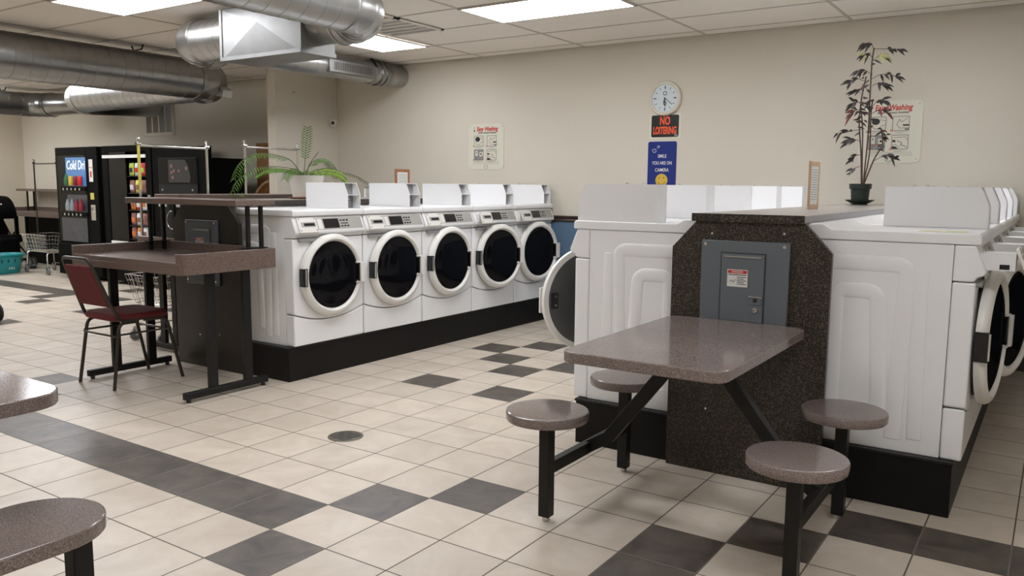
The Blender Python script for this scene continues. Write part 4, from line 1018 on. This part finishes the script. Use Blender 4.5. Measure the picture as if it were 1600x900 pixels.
frond([(X, 2.61, 1.40), (X, 2.64, 1.47), (X+.01, 2.677, 1.541), (X+.02, 2.749, 1.622)], .008, .02, 'stalk', .6, stalk=.0045)
frond([(X, 2.62, 1.40), (X, 2.66, 1.50), (X, 2.733, 1.555), (X, 2.847, 1.562), (X, 2.933, 1.506), (X, 3.0, 1.42)], .10, .015, 'green', .2)
frond([(X, 2.64, 1.41), (X, 2.74, 1.475), (X, 3.006, 1.458), (X, 3.197, 1.429), (X, 3.355, 1.363), (X, 3.404, 1.329)], .05, .022, 'stalk', .4)
frond([(X+.03, 2.63, 1.40), (X+.04, 2.72, 1.47), (X+.06, 2.82, 1.485), (X+.08, 2.94, 1.455), (X+.09, 3.0, 1.385)], .095, .015, 'lime', .1, .6)
frond([(X+.03, 2.63, 1.40), (X+.12, 2.70, 1.455), (X+.18, 2.80, 1.445), (X+.22, 2.87, 1.39)], .095, .015, 'lime', .1, .6)
frond([(X+.02, 2.60, 1.40), (X+.05, 2.52, 1.455), (X+.08, 2.43, 1.475), (X+.10, 2.35, 1.455), (X+.12, 2.29, 1.39)], .085, .013, 'green', .1, .6)
frond([(X+.02, 2.61, 1.40), (X+.14, 2.58, 1.45), (X+.2, 2.53, 1.465), (X+.25, 2.47, 1.45)], .075, .014, 'lime', .1, .5)
frond([(X, 2.62, 1.40), (X-.12, 2.72, 1.46), (X-.22, 2.86, 1.46), (X-.28, 2.95, 1.40)], .09, .010, 'green', .15, .5)
frond([(X, 2.60, 1.40), (X-.14, 2.55, 1.47), (X-.25, 2.45, 1.47), (X-.32, 2.38, 1.42)], .09, .010, 'green', .15, .5)

# ================================================================== TALL THIN PLANT
t = thing('potted_bamboo_plant', 'tall thin dark-leaved plant in a green pot on the right counter before the board', 'potted plant', (1.25, 4.48, 1.2365))
bm = NB(); lathe(bm, [(.060, 1.262), (.066, 1.345), (.0665, 1.352), (.076, 1.354), (.079, 1.392), (.073, 1.392), (.071, 1.37), (.01, 1.37)], (1.243, 4.48, 0), 'z', 32); wobj('pot', bm, 'potg', t, smooth=True)
bm = NB(); lathe(bm, [(.055, 1.2372), (.055, 1.247), (.062, 1.2475), (.103, 1.272), (.100, 1.274), (.058, 1.256), (.01, 1.256)], (1.243, 4.48, 0), 'z', 32); wobj('saucer', bm, 'potg', t, smooth=True)
def P2(l, dy=0): return [(a, 4.48+dy+.03*math.sin(i*1.3), b) for i, (a, b) in enumerate(l)]
stems = [P2([(1.253, 1.372), (1.236, 1.613), (1.23, 1.8), (1.216, 1.962), (1.227, 2.077), (1.235, 2.17)], .0), P2([(1.258, 1.372), (1.264, 1.66), (1.269, 1.80), (1.273, 2.03), (1.273, 2.256), (1.275, 2.37)], .01),
         P2([(1.262, 1.372), (1.32, 1.566), (1.375, 1.68), (1.365, 1.79)], -.01), P2([(1.245, 1.372), (1.225, 1.6), (1.20, 1.85), (1.215, 2.03)], .02), P2([(1.262, 1.372), (1.29, 1.62), (1.285, 1.9), (1.30, 2.0)], -.02)]
bm = NB()
for s in stems: tube(bm, smooth_path(s, 5), .0052, 6, scale=None)
br = [[(1.228, 1.79), (1.16, 1.783), (1.11, 1.775), (1.03, 1.768)], [(1.274, 2.365), (1.34, 2.36), (1.40, 2.358), (1.45, 2.35)], [(1.273, 2.15), (1.33, 2.18), (1.40, 2.175), (1.44, 2.155)],
      [(1.226, 2.07), (1.19, 2.08), (1.15, 2.06)], [(1.275, 2.30), (1.24, 2.33), (1.20, 2.33)], [(1.275, 2.28), (1.31, 2.315), (1.35, 2.31)], [(1.22, 1.98), (1.17, 1.99), (1.14, 1.97)], [(1.215, 1.93), (1.17, 1.93), (1.13, 1.89)],
      [(1.285, 1.9), (1.35, 1.93), (1.40, 1.90)], [(1.23, 1.70), (1.17, 1.72), (1.12, 1.69)], [(1.31, 1.55), (1.40, 1.60), (1.46, 1.57)], [(1.27, 2.18), (1.22, 2.22), (1.17, 2.22)], [(1.275, 2.36), (1.25, 2.41), (1.19, 2.41)], [(1.22, 2.14), (1.16, 2.16), (1.12, 2.13)],
      [(1.29, 1.95), (1.33, 2.0), (1.38, 1.99)], [(1.28, 2.1), (1.33, 2.12), (1.37, 2.09)], [(1.23, 1.52), (1.18, 1.5), (1.15, 1.45)], [(1.24, 1.60), (1.19, 1.6), (1.17, 1.55)]]
for b in br: tube(bm, smooth_path([(a, 4.48+.02*i, z_) for i, (a, z_) in enumerate(b)], 4), .0022, 5)
wobj('stems', bm, 'twig', t, smooth=True)
def leaf(bm, p, d, l, wd, mi=0):
    d = d.normalized(); s = d.cross(Vector((random.uniform(-.4, .4), -1, random.uniform(-.3, .5)))).normalized()
    pts = []
    for f, w_, dz in ((0, .1, 0), (.3, .9, .01), (.6, .8, -.02), (.85, .35, -.10), (1, 0, -.18)):
        c = p+d*l*f+Vector((0, 0, dz*l*1.2)); pts.append((c-s*wd*w_, c+s*wd*w_))
    prev = None
    for a, b in pts:
        va, vb = bm.verts.new(a), bm.verts.new(b)
        if prev: bm.faces.new((prev[0], prev[1], vb, va)).material_index = mi
        prev = (va, vb)
bm = NB()
for k, b in enumerate(br):
    m_ = 1 if k == 4 or k == 5 else (2 if k in (8, 7) else 0)
    Pp = smooth_path([(a, 4.48+.02*i, z_) for i, (a, z_) in enumerate(b)], 6)
    nL = 8 if k < 16 else 5
    for q in range(nL):
        p = Pp[int(len(Pp)*(.35+.62*q/nL))]; sg = 1 if b[-1][0] > b[0][0] else -1
        leaf(bm, p, Vector((sg*random.uniform(.2, 1), random.uniform(-.9, .9), random.uniform(-.9, .35))), random.uniform(.05, .085), .0105, m_ if random.random() < .75 else 0)
for k in range(70):
    s = random.choice(stems); P_ = smooth_path(s, 6); p = P_[int(len(P_)*random.uniform(.45, .98))]
    a = random.uniform(0, 2*PI); leaf(bm, p+Vector((random.uniform(-.03, .03), random.uniform(-.03, .03), 0)), Vector((math.cos(a), math.sin(a), random.uniform(-.8, .3))), random.uniform(.035, .065), .008, 2 if random.random() < .15 else 0)
wobj('leaves', bm, ['leafd', 'leafy', 'leafr'], t)

# ================================================================== FLOOR ITEMS
t = thing('floor_drain', 'round bronze floor drain set in the beige tiles', 'drain', (-.63, 1.03, 0))
bm = NB(); lathe(bm, [(.095, .0004), (.095, .003), (.086, .0042), (.085, .0025), (.01, .0025)], (-.63, 1.03, 0), 'z', 40); wobj('ring', bm, 'brass', t, smooth=True)
bm = NB(); FZ = Matrix.Translation((-.63, 1.03, .0026))
for a in (0, PI/2, PI, 1.5*PI):
    for r in (.018, .030, .042):
        cx_, cy_ = .045*math.cos(a+.78), .045*math.sin(a+.78)
        stroke(bm, FZ, [(cx_+r*.8*math.cos(q*PI/8+a), cy_+r*.8*math.sin(q*PI/8+a)) for q in range(17)], .005, 0, .0006)
wobj('slots', bm, 'ink', t)
# turquoise basket
t = thing('laundry_basket', 'turquoise plastic laundry basket on the floor at far left', 'laundry basket', (-10.53, 3.66, 0), PI/2)
bm = NB(); n = 32
prof = [(.80, 0.0), (.86, .02), (.98, .26), (1.06, .265), (1.06, .285), (1.0, .285), (.95, .26), (.83, .03), (.01, .025)]
rings = []
for s, z_ in prof: rings.append([bm.verts.new((.40*s*math.copysign(abs(math.cos(2*PI*i/n))**.7, math.cos(2*PI*i/n)), .26*s*math.copysign(abs(math.sin(2*PI*i/n))**.7, math.sin(2*PI*i/n)), z_+.001)) for i in range(n)])
for A, B in zip(rings, rings[1:]):
    for i in range(n): bm.faces.new((A[i], A[(i+1) % n], B[(i+1) % n], B[i]))
bm.faces.new(rings[0][::-1]); bm.faces.new(rings[-1]); obj('tub', bm, 'bin', t, smooth=True)
bm = NB()
for k in range(7): bx(bm, -.27+k*.09, -.255+k*.09, -.262, -.256, .17, .22)
obj('slots', bm, 'ink', t)
bm = NB(); F = face_y(0, -.262, 0)
for k in range(6): stroke(bm, F, [(-.22+k*.026, .075), (-.205+k*.026, .125), (-.19+k*.026, .08), (-.18+k*.026, .13)], .007, 0, .004)
for k in range(4): stroke(bm, F, [(.10+k*.022, .07), (.10+k*.022, .105)], .006, 0, .004)
obj('white_print', bm, 'paper', t)
# strollers
def stroller(label, loc, rz, bundle):
    t = thing('stroller', label, 'stroller', loc, rz)
    bm = NB(); 
    for s in (-1, 1):
        tube(bm, fillet([(s*.24, -.42, .14), (s*.24, .10, .52), (s*.24, .45, .98), (s*.24, .55, 1.0)], .06, 4), .012, 8)
        tube(bm, [(s*.24, .38, .14), (s*.24, -.02, .56)], .012, 8)
    tube(bm, [(-.24, .55, 1.0), (.24, .55, 1.0)], .014, 8); tube(bm, [(-.24, .38, .14), (.24, .38, .14)], .01, 8); tube(bm, [(-.24, -.42, .14), (.24, -.42, .14)], .01, 8)
    obj('frame', bm, 'black', t, smooth=True)
    bm = NB(); prism(bm, [(-.30, .42), (.12, .36), (.34, .86), (.24, .90), (.06, .50), (-.26, .54)], 'x', -.21, .21); obj('seat', bm, 'blackv', t, bevel=.02)
    bm = NB()
    for k in range(7):
        pass
    prof = [(.30*math.cos(a), .36*math.sin(a)) for a in [PI*k/12 for k in range(2, 13)]]
    rings = []
    for x_, s in ((-.225, .80), (-.20, .96), (0, 1.0), (.20, .96), (.225, .80)):
        rings.append([bm.verts.new((x_, .10+a*s, .78+b*s)) for a, b in prof])
    for A, B in zip(rings, rings[1:]):
        for i in range(len(prof)-1): bm.faces.new((A[i], A[i+1], B[i+1], B[i]))
    o = obj('canopy', bm, 'blackv', t, smooth=True); m = o.modifiers.new('s', 'SOLIDIFY'); m.thickness = .008
    for sx in (-1, 1):
        for sy in (-.42, .38):
            for q in (-1, 1):
                bm = NB(); lathe(bm, [(.02, -.011), (.070, -.012), (.088, -.010), (.090, 0), (.088, .010), (.070, .012), (.02, .011)], (sx*.24+q*.032, sy, .092), 'x', 28); wv = obj('wheel', bm, 'darkrub', t, smooth=True)
                bm = NB(); lathe(bm, [(.064, -.0135), (.064, .0135)], (sx*.24+q*.032, sy, .092), 'x', 20); obj('hub', bm, 'rubber', wv, smooth=True)
    return t
stroller('black stroller with canopy at far left beyond the turquoise basket', (-11.25, 4.08, 0), PI/2+.10, True)
bm = NB(); bx(bm, -11.47, -10.92, 3.92, 4.24, .20, .50); tag(obj('storage_bag', bm, 'blackv', bevel=.05, seg=3), 'black bag slung under the far stroller behind the turquoise basket', 'bag')
bm = NB(); bmesh.ops.create_icosphere(bm, subdivisions=3, radius=.16)
for v in bm.verts:
    n_ = math.sin(v.co.x*31+v.co.z*17)*.012+math.sin(v.co.y*27)*.01; v.co = v.co*(1+n_/.16); v.co.x *= 1.1; v.co.z *= .8
o = obj('blanket_bundle', bm, 'cloth', smooth=True, loc=(-11.27, 4.06, .95)); tag(o, 'pale blanket bundle lying in the black stroller', 'blanket')
stroller('stroller at the left picture edge, only its grey wheels showing', (-6.40, 1.38, 0), PI/2+.1, False)
